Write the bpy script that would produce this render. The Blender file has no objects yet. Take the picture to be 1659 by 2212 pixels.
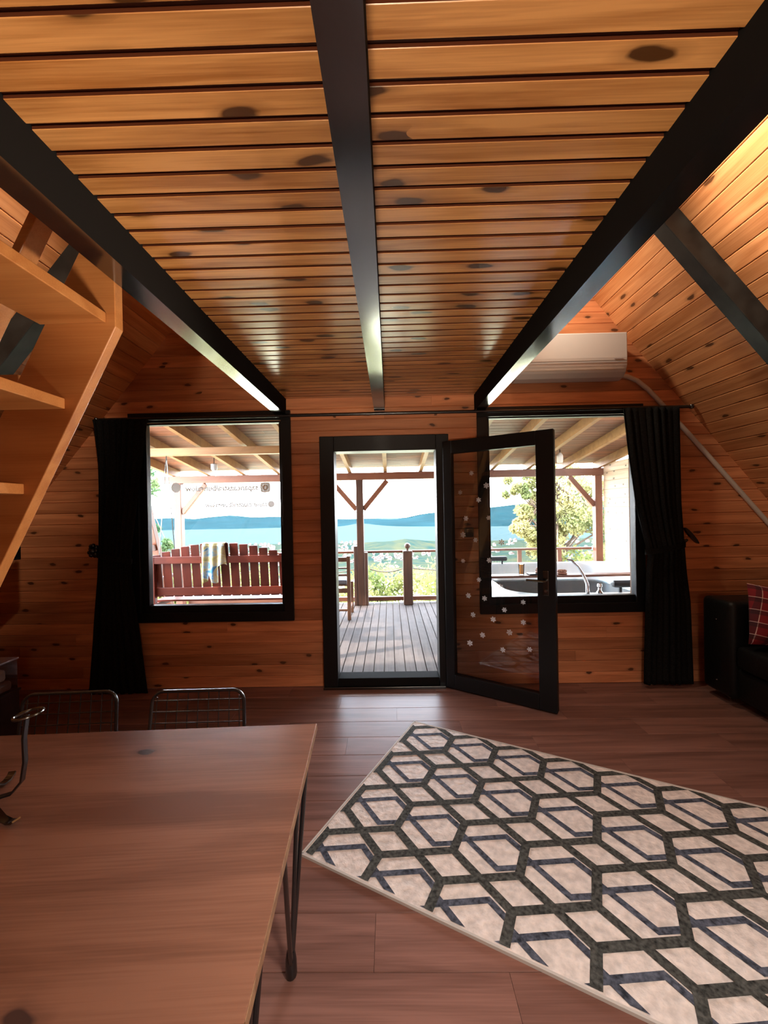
import bpy, math, random
from mathutils import Matrix, Vector
import numpy as np

# ---------------------------------------------------------------- camera
S = bpy.context.scene
COL = S.collection
rnd = random.Random(7)
cam_d = bpy.data.cameras.new('camera')
cam = bpy.data.objects.new('camera', cam_d)
COL.objects.link(cam)
cam_d.sensor_fit = 'HORIZONTAL'
cam_d.sensor_width = 36.0
cam_d.lens = 880.0 / 1659.0 * 36.0
cam_d.clip_start = 0.02
cam_d.clip_end = 20000
cam.matrix_world = (Matrix.Translation((0, 0, 1.5)) @ Matrix.Rotation(math.radians(0.81), 4, 'Z')
                    @ Matrix.Rotation(math.radians(90 - 0.39), 4, 'X') @ Matrix.Rotation(math.radians(-1.1), 4, 'Z'))
S.camera = cam

# ---------------------------------------------------------------- sky, sun, lamps, added fills, exposure
SKY_STRENGTH = 20.0
SUN_STRENGTH = 14.0
FILL_CEILING = 270.0
FILL_STAIR = 260.0
FILL_ROOM = 14.0
LAMP_LOFT = 220.0
FILL_FLOOR = 150.0
EXPOSURE = 0.5
w = bpy.data.worlds.new('world'); S.world = w; w.use_nodes = True
nt = w.node_tree; nt.nodes.clear()
out = nt.nodes.new('ShaderNodeOutputWorld'); bg = nt.nodes.new('ShaderNodeBackground')
tc = nt.nodes.new('ShaderNodeTexCoord'); mp = nt.nodes.new('ShaderNodeMapping')
mp.inputs['Scale'].default_value = (1.0, 1.0, 4.0)
nz = nt.nodes.new('ShaderNodeTexNoise'); nz.inputs['Scale'].default_value = 2.2; nz.inputs['Detail'].default_value = 6
rp = nt.nodes.new('ShaderNodeValToRGB')
rp.color_ramp.elements[0].position = 0.36; rp.color_ramp.elements[0].color = (0.42, 0.68, 1.0, 1)
rp.color_ramp.elements[1].position = 0.62; rp.color_ramp.elements[1].color = (1.0, 0.985, 0.96, 1)
se = nt.nodes.new('ShaderNodeSeparateXYZ'); er = nt.nodes.new('ShaderNodeMapRange')      # pale haze near the horizon
er.inputs['From Min'].default_value = 0.0; er.inputs['From Max'].default_value = 0.28
wm = nt.nodes.new('ShaderNodeMix'); wm.data_type = 'RGBA'; wm.inputs[6].default_value = (0.96, 0.98, 1.0, 1)
L_ = nt.links.new
L_(tc.outputs['Generated'], mp.inputs['Vector']); L_(mp.outputs['Vector'], nz.inputs['Vector'])
L_(nz.outputs['Fac'], rp.inputs['Fac']); L_(rp.outputs['Color'], wm.inputs[7])
L_(tc.outputs['Generated'], se.inputs[0]); L_(se.outputs['Z'], er.inputs['Value']); L_(er.outputs[0], wm.inputs['Factor']); L_(wm.outputs[2], bg.inputs['Color'])
bg.inputs['Strength'].default_value = SKY_STRENGTH
L_(bg.outputs['Background'], out.inputs['Surface'])

def light(name, kind, loc, energy, color, size=0.1, aim=None):
    d = bpy.data.lights.new(name, kind); d.energy = energy; d.color = color
    if kind == 'AREA': d.size = size
    elif kind == 'SUN': d.angle = size
    else: d.shadow_soft_size = size
    o = bpy.data.objects.new(name, d); o.location = loc; COL.objects.link(o)
    if aim is not None:
        o.rotation_euler = (Vector(aim) - Vector(loc)).to_track_quat('-Z', 'Y').to_euler()
    return o
WARM = (1.0, 0.82, 0.62)
light('sun', 'SUN', (-20, -3, 13), SUN_STRENGTH, (1.0, 0.93, 0.82), math.radians(2.0), (0, 0, 0))
rl0 = light('ceiling_fill', 'SPOT', (-0.10, -1.75, 0.90), FILL_CEILING, WARM, 0.12, (-0.07, 0.75, 2.45))  # unseen spot added behind the viewer to brighten the ceiling
rl0.data.spot_size = math.radians(48); rl0.data.spot_blend = 0.7
sl = light('stair_fill', 'SPOT', (2.2, 1.35, 0.85), FILL_STAIR, WARM, 0.1, (-1.15, 1.2, 1.85))  # added spot that brightens the stair, no fixture stands here
sl.data.spot_size = math.radians(36); sl.data.spot_blend = 0.8
ll = light('loft_lamp', 'SPOT', (1.0, 1.8, 3.5), LAMP_LOFT, WARM, 0.06, (1.72, 1.75, 3.2))
ll.data.spot_size = math.radians(96); ll.data.spot_blend = 1.0
l3 = light('loft_lamp', 'SPOT', (-0.75, 0.9, 3.55), LAMP_LOFT * 0.9, WARM, 0.06, (-1.9, 1.75, 2.98))
l3.data.spot_size = math.radians(46); l3.data.spot_blend = 1.0
l4 = light('loft_lamp', 'SPOT', (0.98, 2.95, 3.45), LAMP_LOFT * 0.24, WARM, 0.06, (1.85, 3.0, 2.80))
l4.data.spot_size = math.radians(120); l4.data.spot_blend = 1.0
light('room_fill', 'POINT', (0.3, -0.9, 1.4), FILL_ROOM, (1.0, 0.86, 0.70), 0.15)  # weak overall fill added to lift the walls
pd = light('floor_fill', 'SPOT', (0.75, -0.10, 2.20), FILL_FLOOR, (1.0, 0.92, 0.85), 0.2, (0.62, 1.2, 0.0))  # added fill shining down on rug and floor, no real pendant
pd.data.spot_size = math.radians(92); pd.data.spot_blend = 1.0
for px, pz, sx, sz in ((-1.5, 1.48, 1.13, 1.54), (-0.03, 1.04, 0.86, 1.92), (1.45, 1.48, 1.2, 1.52)):
    d = bpy.data.lights.new('window_portal', 'AREA'); d.shape = 'RECTANGLE'; d.size = sx; d.size_y = sz
    d.cycles.is_portal = True
    o = bpy.data.objects.new('window_portal', d); o.location = (px, 3.60, pz); COL.objects.link(o)
    o.rotation_euler = (math.radians(-90), 0, 0)
vs = S.view_settings
vs.view_transform = 'Standard'; vs.look = 'None'; vs.exposure = EXPOSURE; vs.gamma = 1.0; vs.use_curve_mapping = False
cy = S.cycles
cy.use_denoising = True
cy.max_bounces = 9; cy.diffuse_bounces = 5; cy.glossy_bounces = 4; cy.transmission_bounces = 6; cy.transparent_max_bounces = 12
cy.sample_clamp_indirect = 6.0; cy.caustics_reflective = False; cy.caustics_refractive = False

# ---------------------------------------------------------------- materials
MATS = {}
def base_mat(name):
    m = bpy.data.materials.new(name); m.use_nodes = True
    n = m.node_tree; b = n.nodes.get('Principled BSDF')
    MATS[name] = m
    return m, n, b, n.links.new

def plain(name, col, rough=0.5, metal=0.0, spec=0.5, noise=0.0, nscale=20.0, bump=0.0, coat=0.0):
    m, n, b, lk = base_mat(name)
    b.inputs['Base Color'].default_value = (*col, 1); b.inputs['Roughness'].default_value = rough
    b.inputs['Metallic'].default_value = metal; b.inputs['Specular IOR Level'].default_value = spec
    b.inputs['Coat Weight'].default_value = coat
    if noise or bump:
        t = n.nodes.new('ShaderNodeTexCoord'); z = n.nodes.new('ShaderNodeTexNoise')
        z.inputs['Scale'].default_value = nscale; z.inputs['Detail'].default_value = 5
        lk(t.outputs['Object'], z.inputs['Vector'])
        if noise:
            r = n.nodes.new('ShaderNodeValToRGB')
            r.color_ramp.elements[0].position = 0.3; r.color_ramp.elements[1].position = 0.7
            r.color_ramp.elements[0].color = (*[c * (1 - noise) for c in col], 1)
            r.color_ramp.elements[1].color = (*[min(1, c * (1 + noise)) for c in col], 1)
            lk(z.outputs['Fac'], r.inputs['Fac']); lk(r.outputs['Color'], b.inputs['Base Color'])
        if bump:
            u = n.nodes.new('ShaderNodeBump'); u.inputs['Strength'].default_value = bump; u.inputs['Distance'].default_value = 0.01
            lk(z.outputs['Fac'], u.inputs['Height']); lk(u.outputs['Normal'], b.inputs['Normal'])
    return m

def wood(name, c1, c2, knot=None, rough=0.35, gl=1.3, ga=16.0, vary=0.25, kl=1.7, ka=8.5, kshare=0.62, coat=0.0, bump=0.12, spec=0.5, axis=0, kcol=None, wear=0.0):
    """timber with the grain along the local axis; every object gets its own piece of grain"""
    m, n, b, lk = base_mat(name)
    N = n.nodes.new
    def kscl(l, a):
        v = [a, a, a * 0.15]; v[axis] = l
        return v
    def scl(l, a):
        v = [a, a, a]; v[axis] = l; return v
    t = N('ShaderNodeTexCoord'); oi = N('ShaderNodeObjectInfo')
    vm = N('ShaderNodeVectorMath'); vm.operation = 'MULTIPLY_ADD'
    cb = N('ShaderNodeCombineXYZ')
    for i in range(3): lk(oi.outputs['Random'], cb.inputs[i])
    lk(cb.outputs['Vector'], vm.inputs[0]); vm.inputs[1].default_value = (37.3, 17.7, 53.1); lk(t.outputs['Object'], vm.inputs[2])
    m1 = N('ShaderNodeVectorMath'); m1.operation = 'MULTIPLY'; m1.inputs[1].default_value = scl(gl, ga); lk(vm.outputs[0], m1.inputs[0])
    n1 = N('ShaderNodeTexNoise'); n1.inputs['Scale'].default_value = 1.0; n1.inputs['Detail'].default_value = 4; n1.inputs['Distortion'].default_value = 0.8
    lk(m1.outputs[0], n1.inputs['Vector'])
    m2 = N('ShaderNodeVectorMath'); m2.operation = 'MULTIPLY'; m2.inputs[1].default_value = scl(4.0, 190.0); lk(vm.outputs[0], m2.inputs[0])
    n2 = N('ShaderNodeTexNoise'); n2.inputs['Scale'].default_value = 1.0; n2.inputs['Detail'].default_value = 2
    lk(m2.outputs[0], n2.inputs['Vector'])
    ad = N('ShaderNodeMath'); ad.operation = 'MULTIPLY_ADD'; ad.inputs[1].default_value = 0.35; lk(n2.outputs['Fac'], ad.inputs[0])
    sb = N('ShaderNodeMath'); sb.operation = 'SUBTRACT'; lk(n1.outputs['Fac'], sb.inputs[0]); sb.inputs[1].default_value = 0.175
    lk(sb.outputs[0], ad.inputs[2])
    r = N('ShaderNodeValToRGB')
    r.color_ramp.elements[0].position = 0.33; r.color_ramp.elements[1].position = 0.66
    r.color_ramp.elements[0].color = (*c1, 1); r.color_ramp.elements[1].color = (*c2, 1)
    lk(ad.outputs[0], r.inputs['Fac'])
    col = r.outputs['Color']
    # each board a little lighter or darker
    mr = N('ShaderNodeMapRange'); mr.inputs['To Min'].default_value = 1 - vary; mr.inputs['To Max'].default_value = 1 + vary
    lk(oi.outputs['Random'], mr.inputs['Value'])
    hs = N('ShaderNodeHueSaturation'); lk(mr.outputs[0], hs.inputs['Value']); lk(col, hs.inputs['Color']); col = hs.outputs['Color']
    if knot:
        m3 = N('ShaderNodeVectorMath'); m3.operation = 'MULTIPLY'; m3.inputs[1].default_value = kscl(kl, ka); lk(vm.outputs[0], m3.inputs[0])
        n3 = N('ShaderNodeTexNoise'); n3.inputs['Scale'].default_value = 2.5; n3.inputs['Detail'].default_value = 2; lk(m3.outputs[0], n3.inputs['Vector'])
        mx = N('ShaderNodeVectorMath'); mx.operation = 'MULTIPLY_ADD'; mx.inputs[1].default_value = (0.25, 0.25, 0.25)
        lk(n3.outputs['Color'], mx.inputs[0]); lk(m3.outputs[0], mx.inputs[2])
        vo = N('ShaderNodeTexVoronoi'); vo.voronoi_dimensions = '2D'; vo.inputs['Scale'].default_value = 1.0; lk(mx.outputs[0], vo.inputs['Vector'])
        sp = N('ShaderNodeSeparateColor'); lk(vo.outputs['Color'], sp.inputs['Color'])
        gt = N('ShaderNodeMath'); gt.operation = 'GREATER_THAN'; gt.inputs[1].default_value = kshare; lk(sp.outputs['Red'], gt.inputs[0])
        kr = N('ShaderNodeValToRGB')
        kr.color_ramp.elements[0].position = knot * 0.7; kr.color_ramp.elements[0].color = (1, 1, 1, 1)
        kr.color_ramp.elements[1].position = knot * 1.8; kr.color_ramp.elements[1].color = (0, 0, 0, 1)
        e = kr.color_ramp.elements.new(knot); e.color = (0.28, 0.28, 0.28, 1)
        lk(vo.outputs['Distance'], kr.inputs['Fac'])
        mu = N('ShaderNodeMath'); mu.operation = 'MULTIPLY'; lk(kr.outputs['Color'], mu.inputs[0]); lk(gt.outputs[0], mu.inputs[1])
        mix = N('ShaderNodeMix'); mix.data_type = 'RGBA'; lk(mu.outputs[0], mix.inputs['Factor'])
        lk(col, mix.inputs[6]); kc = kcol or [c * 0.22 for c in c1]; mix.inputs[7].default_value = (*kc, 1)
        col = mix.outputs[2]
    if wear:
        nw = N('ShaderNodeTexNoise'); nw.inputs['Scale'].default_value = 9.0; nw.inputs['Detail'].default_value = 6; lk(vm.outputs[0], nw.inputs['Vector'])
        rw = N('ShaderNodeValToRGB'); rw.color_ramp.elements[0].position = 0.45; rw.color_ramp.elements[1].position = 0.65
        lk(nw.outputs['Fac'], rw.inputs['Fac'])
        fw = N('ShaderNodeMath'); fw.operation = 'MULTIPLY'; fw.inputs[1].default_value = wear; lk(rw.outputs['Color'], fw.inputs[0])
        mw = N('ShaderNodeMix'); mw.data_type = 'RGBA'; lk(fw.outputs[0], mw.inputs['Factor']); lk(col, mw.inputs[6]); mw.inputs[7].default_value = (0.10, 0.088, 0.082, 1)
        col = mw.outputs[2]
    lk(col, b.inputs['Base Color'])
    b.inputs['Roughness'].default_value = rough; b.inputs['Specular IOR Level'].default_value = spec
    b.inputs['Coat Weight'].default_value = coat; b.inputs['Coat Roughness'].default_value = 0.18
    if bump:
        u = N('ShaderNodeBump'); u.inputs['Strength'].default_value = bump; u.inputs['Distance'].default_value = 0.004
        lk(ad.outputs[0], u.inputs['Height']); lk(u.outputs['Normal'], b.inputs['Normal'])
    return m

wood('pine_ceiling', (0.36, 0.135, 0.034), (0.66, 0.31, 0.105), knot=0.17, rough=0.28, vary=0.14, coat=0.3, kl=3.2, ka=9.0, kshare=0.60)
wood('pine_wall', (0.46, 0.165, 0.068), (0.68, 0.28, 0.125), knot=0.12, rough=0.42, vary=0.25, kl=4.0, ka=10.0, kshare=0.80)
wood('pine_slope', (0.42, 0.16, 0.056), (0.62, 0.285, 0.12), knot=0.13, rough=0.40, vary=0.18, kl=3.6, ka=10.0, kshare=0.76)
wood('stair_pine', (0.42, 0.155, 0.042), (0.55, 0.235, 0.075), knot=None, rough=0.4, vary=0.04, gl=1.0, ga=11.0)
wood('laminate', (0.145, 0.068, 0.050), (0.25, 0.122, 0.092), knot=None, rough=0.33, vary=0.14, gl=1.0, ga=14.0, bump=0.06, spec=0.08)
wood('table_wood', (0.20, 0.088, 0.052), (0.33, 0.155, 0.095), knot=0.075, rough=0.27, vary=0.0, gl=1.3, ga=9.0, bump=0.06, kl=2.4, ka=3.6, kshare=0.55, kcol=(0.07, 0.04, 0.035), coat=0.6)
wood('table_edge', (0.22, 0.10, 0.05), (0.42, 0.24, 0.12), rough=0.5, vary=0.0, gl=5.0, ga=30.0)
wood('deck_wood', (0.05346, 0.03915, 0.03536), (0.08316, 0.06345, 0.05762), spec=0.15, rough=0.8, vary=0.10, gl=1.5, ga=26.0, wear=0.35, bump=0.3)
wood('roof_board', (0.09577, 0.02634, 0.007522), (0.1767, 0.0532, 0.01538), rough=0.6, vary=0.3, gl=1.2, ga=16.0)
wood('rafter_wood', (0.202, 0.09084, 0.02494), (0.2843, 0.1393, 0.04239), rough=0.55, vary=0.06, gl=1.4, ga=12.0)
wood('post_wood', (0.1172, 0.03224, 0.01193), (0.1693, 0.05456, 0.0217), rough=0.5, vary=0.1, gl=1.4, ga=12.0, axis=2)
wood('post_wood_x', (0.1172, 0.03224, 0.01193), (0.1693, 0.05456, 0.0217), rough=0.5, vary=0.1, gl=1.4, ga=12.0, axis=0)
wood('dark_post', (0.036, 0.0135, 0.0066), (0.078, 0.03, 0.0135), rough=0.5, vary=0.1, gl=1.8, ga=14.0, axis=2)
wood('bench_wood', (0.08064, 0.01021, 0.005363), (0.1375, 0.01929, 0.008663), rough=0.42, vary=0.18, gl=2.0, ga=12.0, axis=2)
wood('bench_wood_x', (0.09488, 0.01238, 0.005775), (0.1565, 0.02352, 0.009284), rough=0.42, vary=0.1, gl=1.5, ga=12.0, axis=0)
wood('pale_larch', (0.4553, 0.3168, 0.2052), (0.5728, 0.432, 0.301), knot=0.10, rough=0.6, vary=0.10, kl=5, ka=9.0)
wood('chair_wood', (0.0924, 0.0363, 0.0165), (0.132, 0.0561, 0.0264), rough=0.5, vary=0.05, gl=2.0, ga=20.0, axis=2)
plain('black_paint', (0.010, 0.010, 0.010), 0.17, spec=0.6, bump=0.04, nscale=14.0, coat=1.0)
MATS['black_paint'].node_tree.nodes['Principled BSDF'].inputs['Coat IOR'].default_value = 2.0
MATS['black_paint'].node_tree.nodes['Principled BSDF'].inputs['Coat Roughness'].default_value = 0.14
plain('black_frame', (0.006, 0.006, 0.0065), 0.42, spec=0.3)
plain('rafter_black', (0.012, 0.0125, 0.012), 0.55, spec=0.35, noise=0.6, nscale=9.0)
plain('matt_black', (0.012, 0.011, 0.011), 0.9, spec=0.05)
plain('black_metal', (0.012, 0.012, 0.013), 0.25, metal=0.0, spec=0.8)
plain('dark_chrome', (0.16, 0.17, 0.17), 0.2, metal=1.0)
plain('chrome', (0.75, 0.75, 0.76), 0.12, metal=1.0)
plain('curtain_cloth', (0.011, 0.0105, 0.010), 0.95, spec=0.05, noise=0.4, nscale=90.0)
plain('ac_white', (0.60, 0.57, 0.55), 0.35)
plain('conduit_white', (0.62, 0.55, 0.48), 0.45)
plain('groove_shade', (0.085, 0.022, 0.008), 0.4)
plain('slab', (0.12, 0.06, 0.03), 0.8)
plain('switch_black', (0.018, 0.016, 0.016), 0.35)
plain('screen_black', (0.004, 0.004, 0.005), 0.12)
plain('leather', (0.004, 0.004, 0.004), 0.5, spec=0.3, bump=0.25, nscale=45.0)
plain('dark_wood', (0.03, 0.012, 0.009), 0.5, noise=0.3, nscale=8)
plain('sticker_white', (0.82, 0.84, 0.86), 0.6)
plain('tub_white', (0.80, 0.82, 0.82), 0.15)
plain('headrest', (0.04, 0.042, 0.045), 0.5)
plain('juice', (1.0, 0.36, 0.04), 0.2)
plain('snack', (0.24, 0.10, 0.055), 0.6, noise=0.4, nscale=60)
plain('grey_cushion', (0.147, 0.1505, 0.161), 0.8)
plain('rope', (0.22, 0.17, 0.13), 0.8)
plain('lamp_shade', (0.51, 0.48, 0.42), 0.5)
plain('lamp_white', (0.336, 0.357, 0.378), 0.4)
plain('bark', (0.10, 0.065, 0.045), 0.85, noise=0.4, nscale=12)
plain('hill_green', (0.00576, 0.01694, 0.02046), 0.95, spec=0.0, noise=0.22, nscale=0.005)
plain('house_white', (0.1224, 0.1152, 0.108), 0.8)
plain('roof_tile', (0.08064, 0.04224, 0.03072), 0.8)
plain('lake_water', (0.026, 0.039, 0.041), 0.8, spec=0.0)
plain('rug_cream', (0.72, 0.63, 0.57), 0.95, noise=0.20, nscale=34.0, bump=1.0, spec=0.1)
plain('rug_dark', (0.062, 0.062, 0.055), 0.95, noise=0.7, nscale=70.0, spec=0.1)
plain('rug_blue', (0.075, 0.082, 0.105), 0.95, noise=0.7, nscale=60.0, spec=0.1)
plain('rug_edge', (0.52, 0.47, 0.42), 0.9)
plain('box_plastic', (0.30, 0.22, 0.21), 0.3)
plain('tissue', (0.75, 0.72, 0.70), 0.8)

def glass_mat(name, refl, tint=(1, 1, 1)):
    m, n, b, lk = base_mat(name); n.nodes.remove(b)
    o = n.nodes['Material Output']
    t = n.nodes.new('ShaderNodeBsdfTransparent'); t.inputs['Color'].default_value = (*tint, 1)
    g = n.nodes.new('ShaderNodeBsdfGlossy'); g.inputs['Roughness'].default_value = 0.0
    f = n.nodes.new('ShaderNodeFresnel'); f.inputs['IOR'].default_value = refl
    x = n.nodes.new('ShaderNodeMixShader')
    lk(f.outputs[0], x.inputs[0]); lk(t.outputs[0], x.inputs[1]); lk(g.outputs[0], x.inputs[2]); lk(x.outputs[0], o.inputs['Surface'])
    return m
glass_mat('pane_glass', 1.35)
glass_mat('door_glass', 1.55, (0.93, 0.94, 0.93))
glass_mat('water', 1.12, (0.80, 0.94, 0.98))
glass_mat('drinking_glass', 1.35)
glass_mat('clear_plastic', 1.4, (0.85, 0.82, 0.82))

def ground_mat():
    # near slope pale as an unseen added reflector, dark woods and fields farther down
    m, n, b, lk = base_mat('earth')
    t = n.nodes.new('ShaderNodeTexCoord'); sp = n.nodes.new('ShaderNodeSeparateXYZ'); lk(t.outputs['Object'], sp.inputs[0])
    z = n.nodes.new('ShaderNodeTexNoise'); z.inputs['Scale'].default_value = 0.03; z.inputs['Detail'].default_value = 6; lk(t.outputs['Object'], z.inputs['Vector'])
    r = n.nodes.new('ShaderNodeValToRGB'); r.color_ramp.elements[0].position = 0.35; r.color_ramp.elements[1].position = 0.65
    r.color_ramp.elements[0].color = (0.010, 0.021, 0.019, 1); r.color_ramp.elements[1].color = (0.030, 0.031, 0.018, 1); lk(z.outputs['Fac'], r.inputs['Fac'])
    q = n.nodes.new('ShaderNodeMapRange'); q.inputs['From Min'].default_value = 190; q.inputs['From Max'].default_value = 300; lk(sp.outputs['Y'], q.inputs['Value'])
    x = n.nodes.new('ShaderNodeMix'); x.data_type = 'RGBA'; x.inputs[6].default_value = (0.66, 0.62, 0.42, 1)
    lk(q.outputs[0], x.inputs['Factor']); lk(r.outputs['Color'], x.inputs[7]); lk(x.outputs[2], b.inputs['Base Color'])
    b.inputs['Roughness'].default_value = 1.0; b.inputs['Specular IOR Level'].default_value = 0.0
ground_mat()

def decal(name, c):
    m, n, b, lk = base_mat(name); n.nodes.remove(b); o = n.nodes['Material Output']
    t = n.nodes.new('ShaderNodeBsdfTranslucent'); t.inputs['Color'].default_value = (*c, 1)
    d = n.nodes.new('ShaderNodeBsdfDiffuse'); d.inputs['Color'].default_value = (*c, 1)
    x = n.nodes.new('ShaderNodeMixShader'); x.inputs[0].default_value = 0.6
    lk(d.outputs[0], x.inputs[1]); lk(t.outputs[0], x.inputs[2]); lk(x.outputs[0], o.inputs['Surface'])
decal('decal_grey', (0.60, 0.54, 0.54)); decal('decal_tan', (0.80, 0.62, 0.48))

def leaf_mat(name, c1, c2, scale):
    m, n, b, lk = base_mat(name); n.nodes.remove(b); o = n.nodes['Material Output']
    t = n.nodes.new('ShaderNodeTexCoord'); z = n.nodes.new('ShaderNodeTexNoise'); z.inputs['Scale'].default_value = scale; z.inputs['Detail'].default_value = 3
    r = n.nodes.new('ShaderNodeValToRGB'); r.color_ramp.elements[0].position = 0.38; r.color_ramp.elements[1].position = 0.62
    r.color_ramp.elements[0].color = (*c1, 1); r.color_ramp.elements[1].color = (*c2, 1)
    d = n.nodes.new('ShaderNodeBsdfDiffuse'); tr = n.nodes.new('ShaderNodeBsdfTranslucent'); x = n.nodes.new('ShaderNodeMixShader'); x.inputs[0].default_value = 0.4
    lk(t.outputs['Object'], z.inputs['Vector']); lk(z.outputs['Fac'], r.inputs['Fac'])
    lk(r.outputs['Color'], d.inputs['Color']); lk(r.outputs['Color'], tr.inputs['Color'])
    lk(d.outputs[0], x.inputs[1]); lk(tr.outputs[0], x.inputs[2]); lk(x.outputs[0], o.inputs['Surface'])
leaf_mat('leaf_yellow', (0.1317, 0.158, 0.06515), (0.3159, 0.2764, 0.1231), 1.2)
leaf_mat('leaf_green', (0.03822, 0.0819, 0.03822), (0.1092, 0.1529, 0.06552), 1.5)
leaf_mat('leaf_bush', (0.1017, 0.1256, 0.04186), (0.2631, 0.2392, 0.0897), 0.9)

def plaid():
    m, n, b, lk = base_mat('plaid')
    t = n.nodes.new('ShaderNodeTexCoord'); mpn = n.nodes.new('ShaderNodeMapping'); mpn.inputs['Rotation'].default_value = (0, 0, math.radians(8))
    lk(t.outputs['Object'], mpn.inputs['Vector'])
    sx = n.nodes.new('ShaderNodeSeparateXYZ'); lk(mpn.outputs[0], sx.inputs[0])
    def stripes(src, per, wdt, ph):
        a = n.nodes.new('ShaderNodeMath'); a.operation = 'MULTIPLY_ADD'; a.inputs[1].default_value = 1 / per; a.inputs[2].default_value = ph; lk(src, a.inputs[0])
        f = n.nodes.new('ShaderNodeMath'); f.operation = 'FRACT'; lk(a.outputs[0], f.inputs[0])
        l = n.nodes.new('ShaderNodeMath'); l.operation = 'LESS_THAN'; l.inputs[1].default_value = wdt; lk(f.outputs[0], l.inputs[0])
        return l.outputs[0]
    col = None
    prev = (0.22, 0.010, 0.016)
    for src in (sx.outputs['X'], sx.outputs['Y']):
        for per, wd, ph, c, fac in ((0.085, 0.35, 0.3, (0.02, 0.008, 0.012), 0.6), (0.085, 0.05, 0.95, (0.75, 0.55, 0.5), 0.7)):
            s = stripes(src, per, wd, ph)
            q = n.nodes.new('ShaderNodeMath'); q.operation = 'MULTIPLY'; q.inputs[1].default_value = fac; lk(s, q.inputs[0])
            x = n.nodes.new('ShaderNodeMix'); x.data_type = 'RGBA'; lk(q.outputs[0], x.inputs['Factor'])
            if col is None: x.inputs[6].default_value = (*prev, 1)
            else: lk(col, x.inputs[6])
            x.inputs[7].default_value = (*c, 1); col = x.outputs[2]
    lk(col, b.inputs['Base Color']); b.inputs['Roughness'].default_value = 0.9
plaid()

def towel_mat():
    m, n, b, lk = base_mat('towel_print')
    t = n.nodes.new('ShaderNodeTexCoord'); z = n.nodes.new('ShaderNodeTexNoise'); z.inputs['Scale'].default_value = 7.5; z.inputs['Distortion'].default_value = 1.2; z.inputs['Detail'].default_value = 4
    r = n.nodes.new('ShaderNodeValToRGB'); e = r.color_ramp.elements
    e[0].position = 0.36; e[0].color = (0.08, 0.30, 0.58, 1); e[1].position = 0.70; e[1].color = (0.20, 0.32, 0.12, 1)
    for p, c in ((0.44, (0.45, 0.62, 0.72)), (0.50, (0.70, 0.66, 0.42)), (0.60, (0.50, 0.46, 0.20))):
        q = e.new(p); q.color = (*c, 1)
    lk(t.outputs['Object'], z.inputs['Vector']); lk(z.outputs['Fac'], r.inputs['Fac']); lk(r.outputs['Color'], b.inputs['Base Color']); b.inputs['Roughness'].default_value = 0.95
towel_mat()

# ---------------------------------------------------------------- building helpers
def tag(o, label=None, cat=None, group=None, kind=None):
    if label: o['label'] = label
    if cat: o['category'] = cat
    if group: o['group'] = group
    if kind: o['kind'] = kind
    return o
def wloc(p):
    v = Vector((0, 0, 0))
    while p is not None: v += p.location; p = p.parent
    return v
def thing(name, loc=(0, 0, 0), label=None, cat=None, group=None, kind=None, parent=None):
    o = bpy.data.objects.new(name, None); o.empty_display_size = 0.05; COL.objects.link(o)
    o.location = Vector(loc) - (wloc(parent) if parent else Vector((0, 0, 0)))
    if parent: o.parent = parent
    return tag(o, label, cat, group, kind)
def link_mesh(name, me, mat, parent=None):
    o = bpy.data.objects.new(name, me); COL.objects.link(o)
    if mat and not me.materials: me.materials.append(MATS[mat])
    if parent: o.parent = parent
    return o

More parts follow.
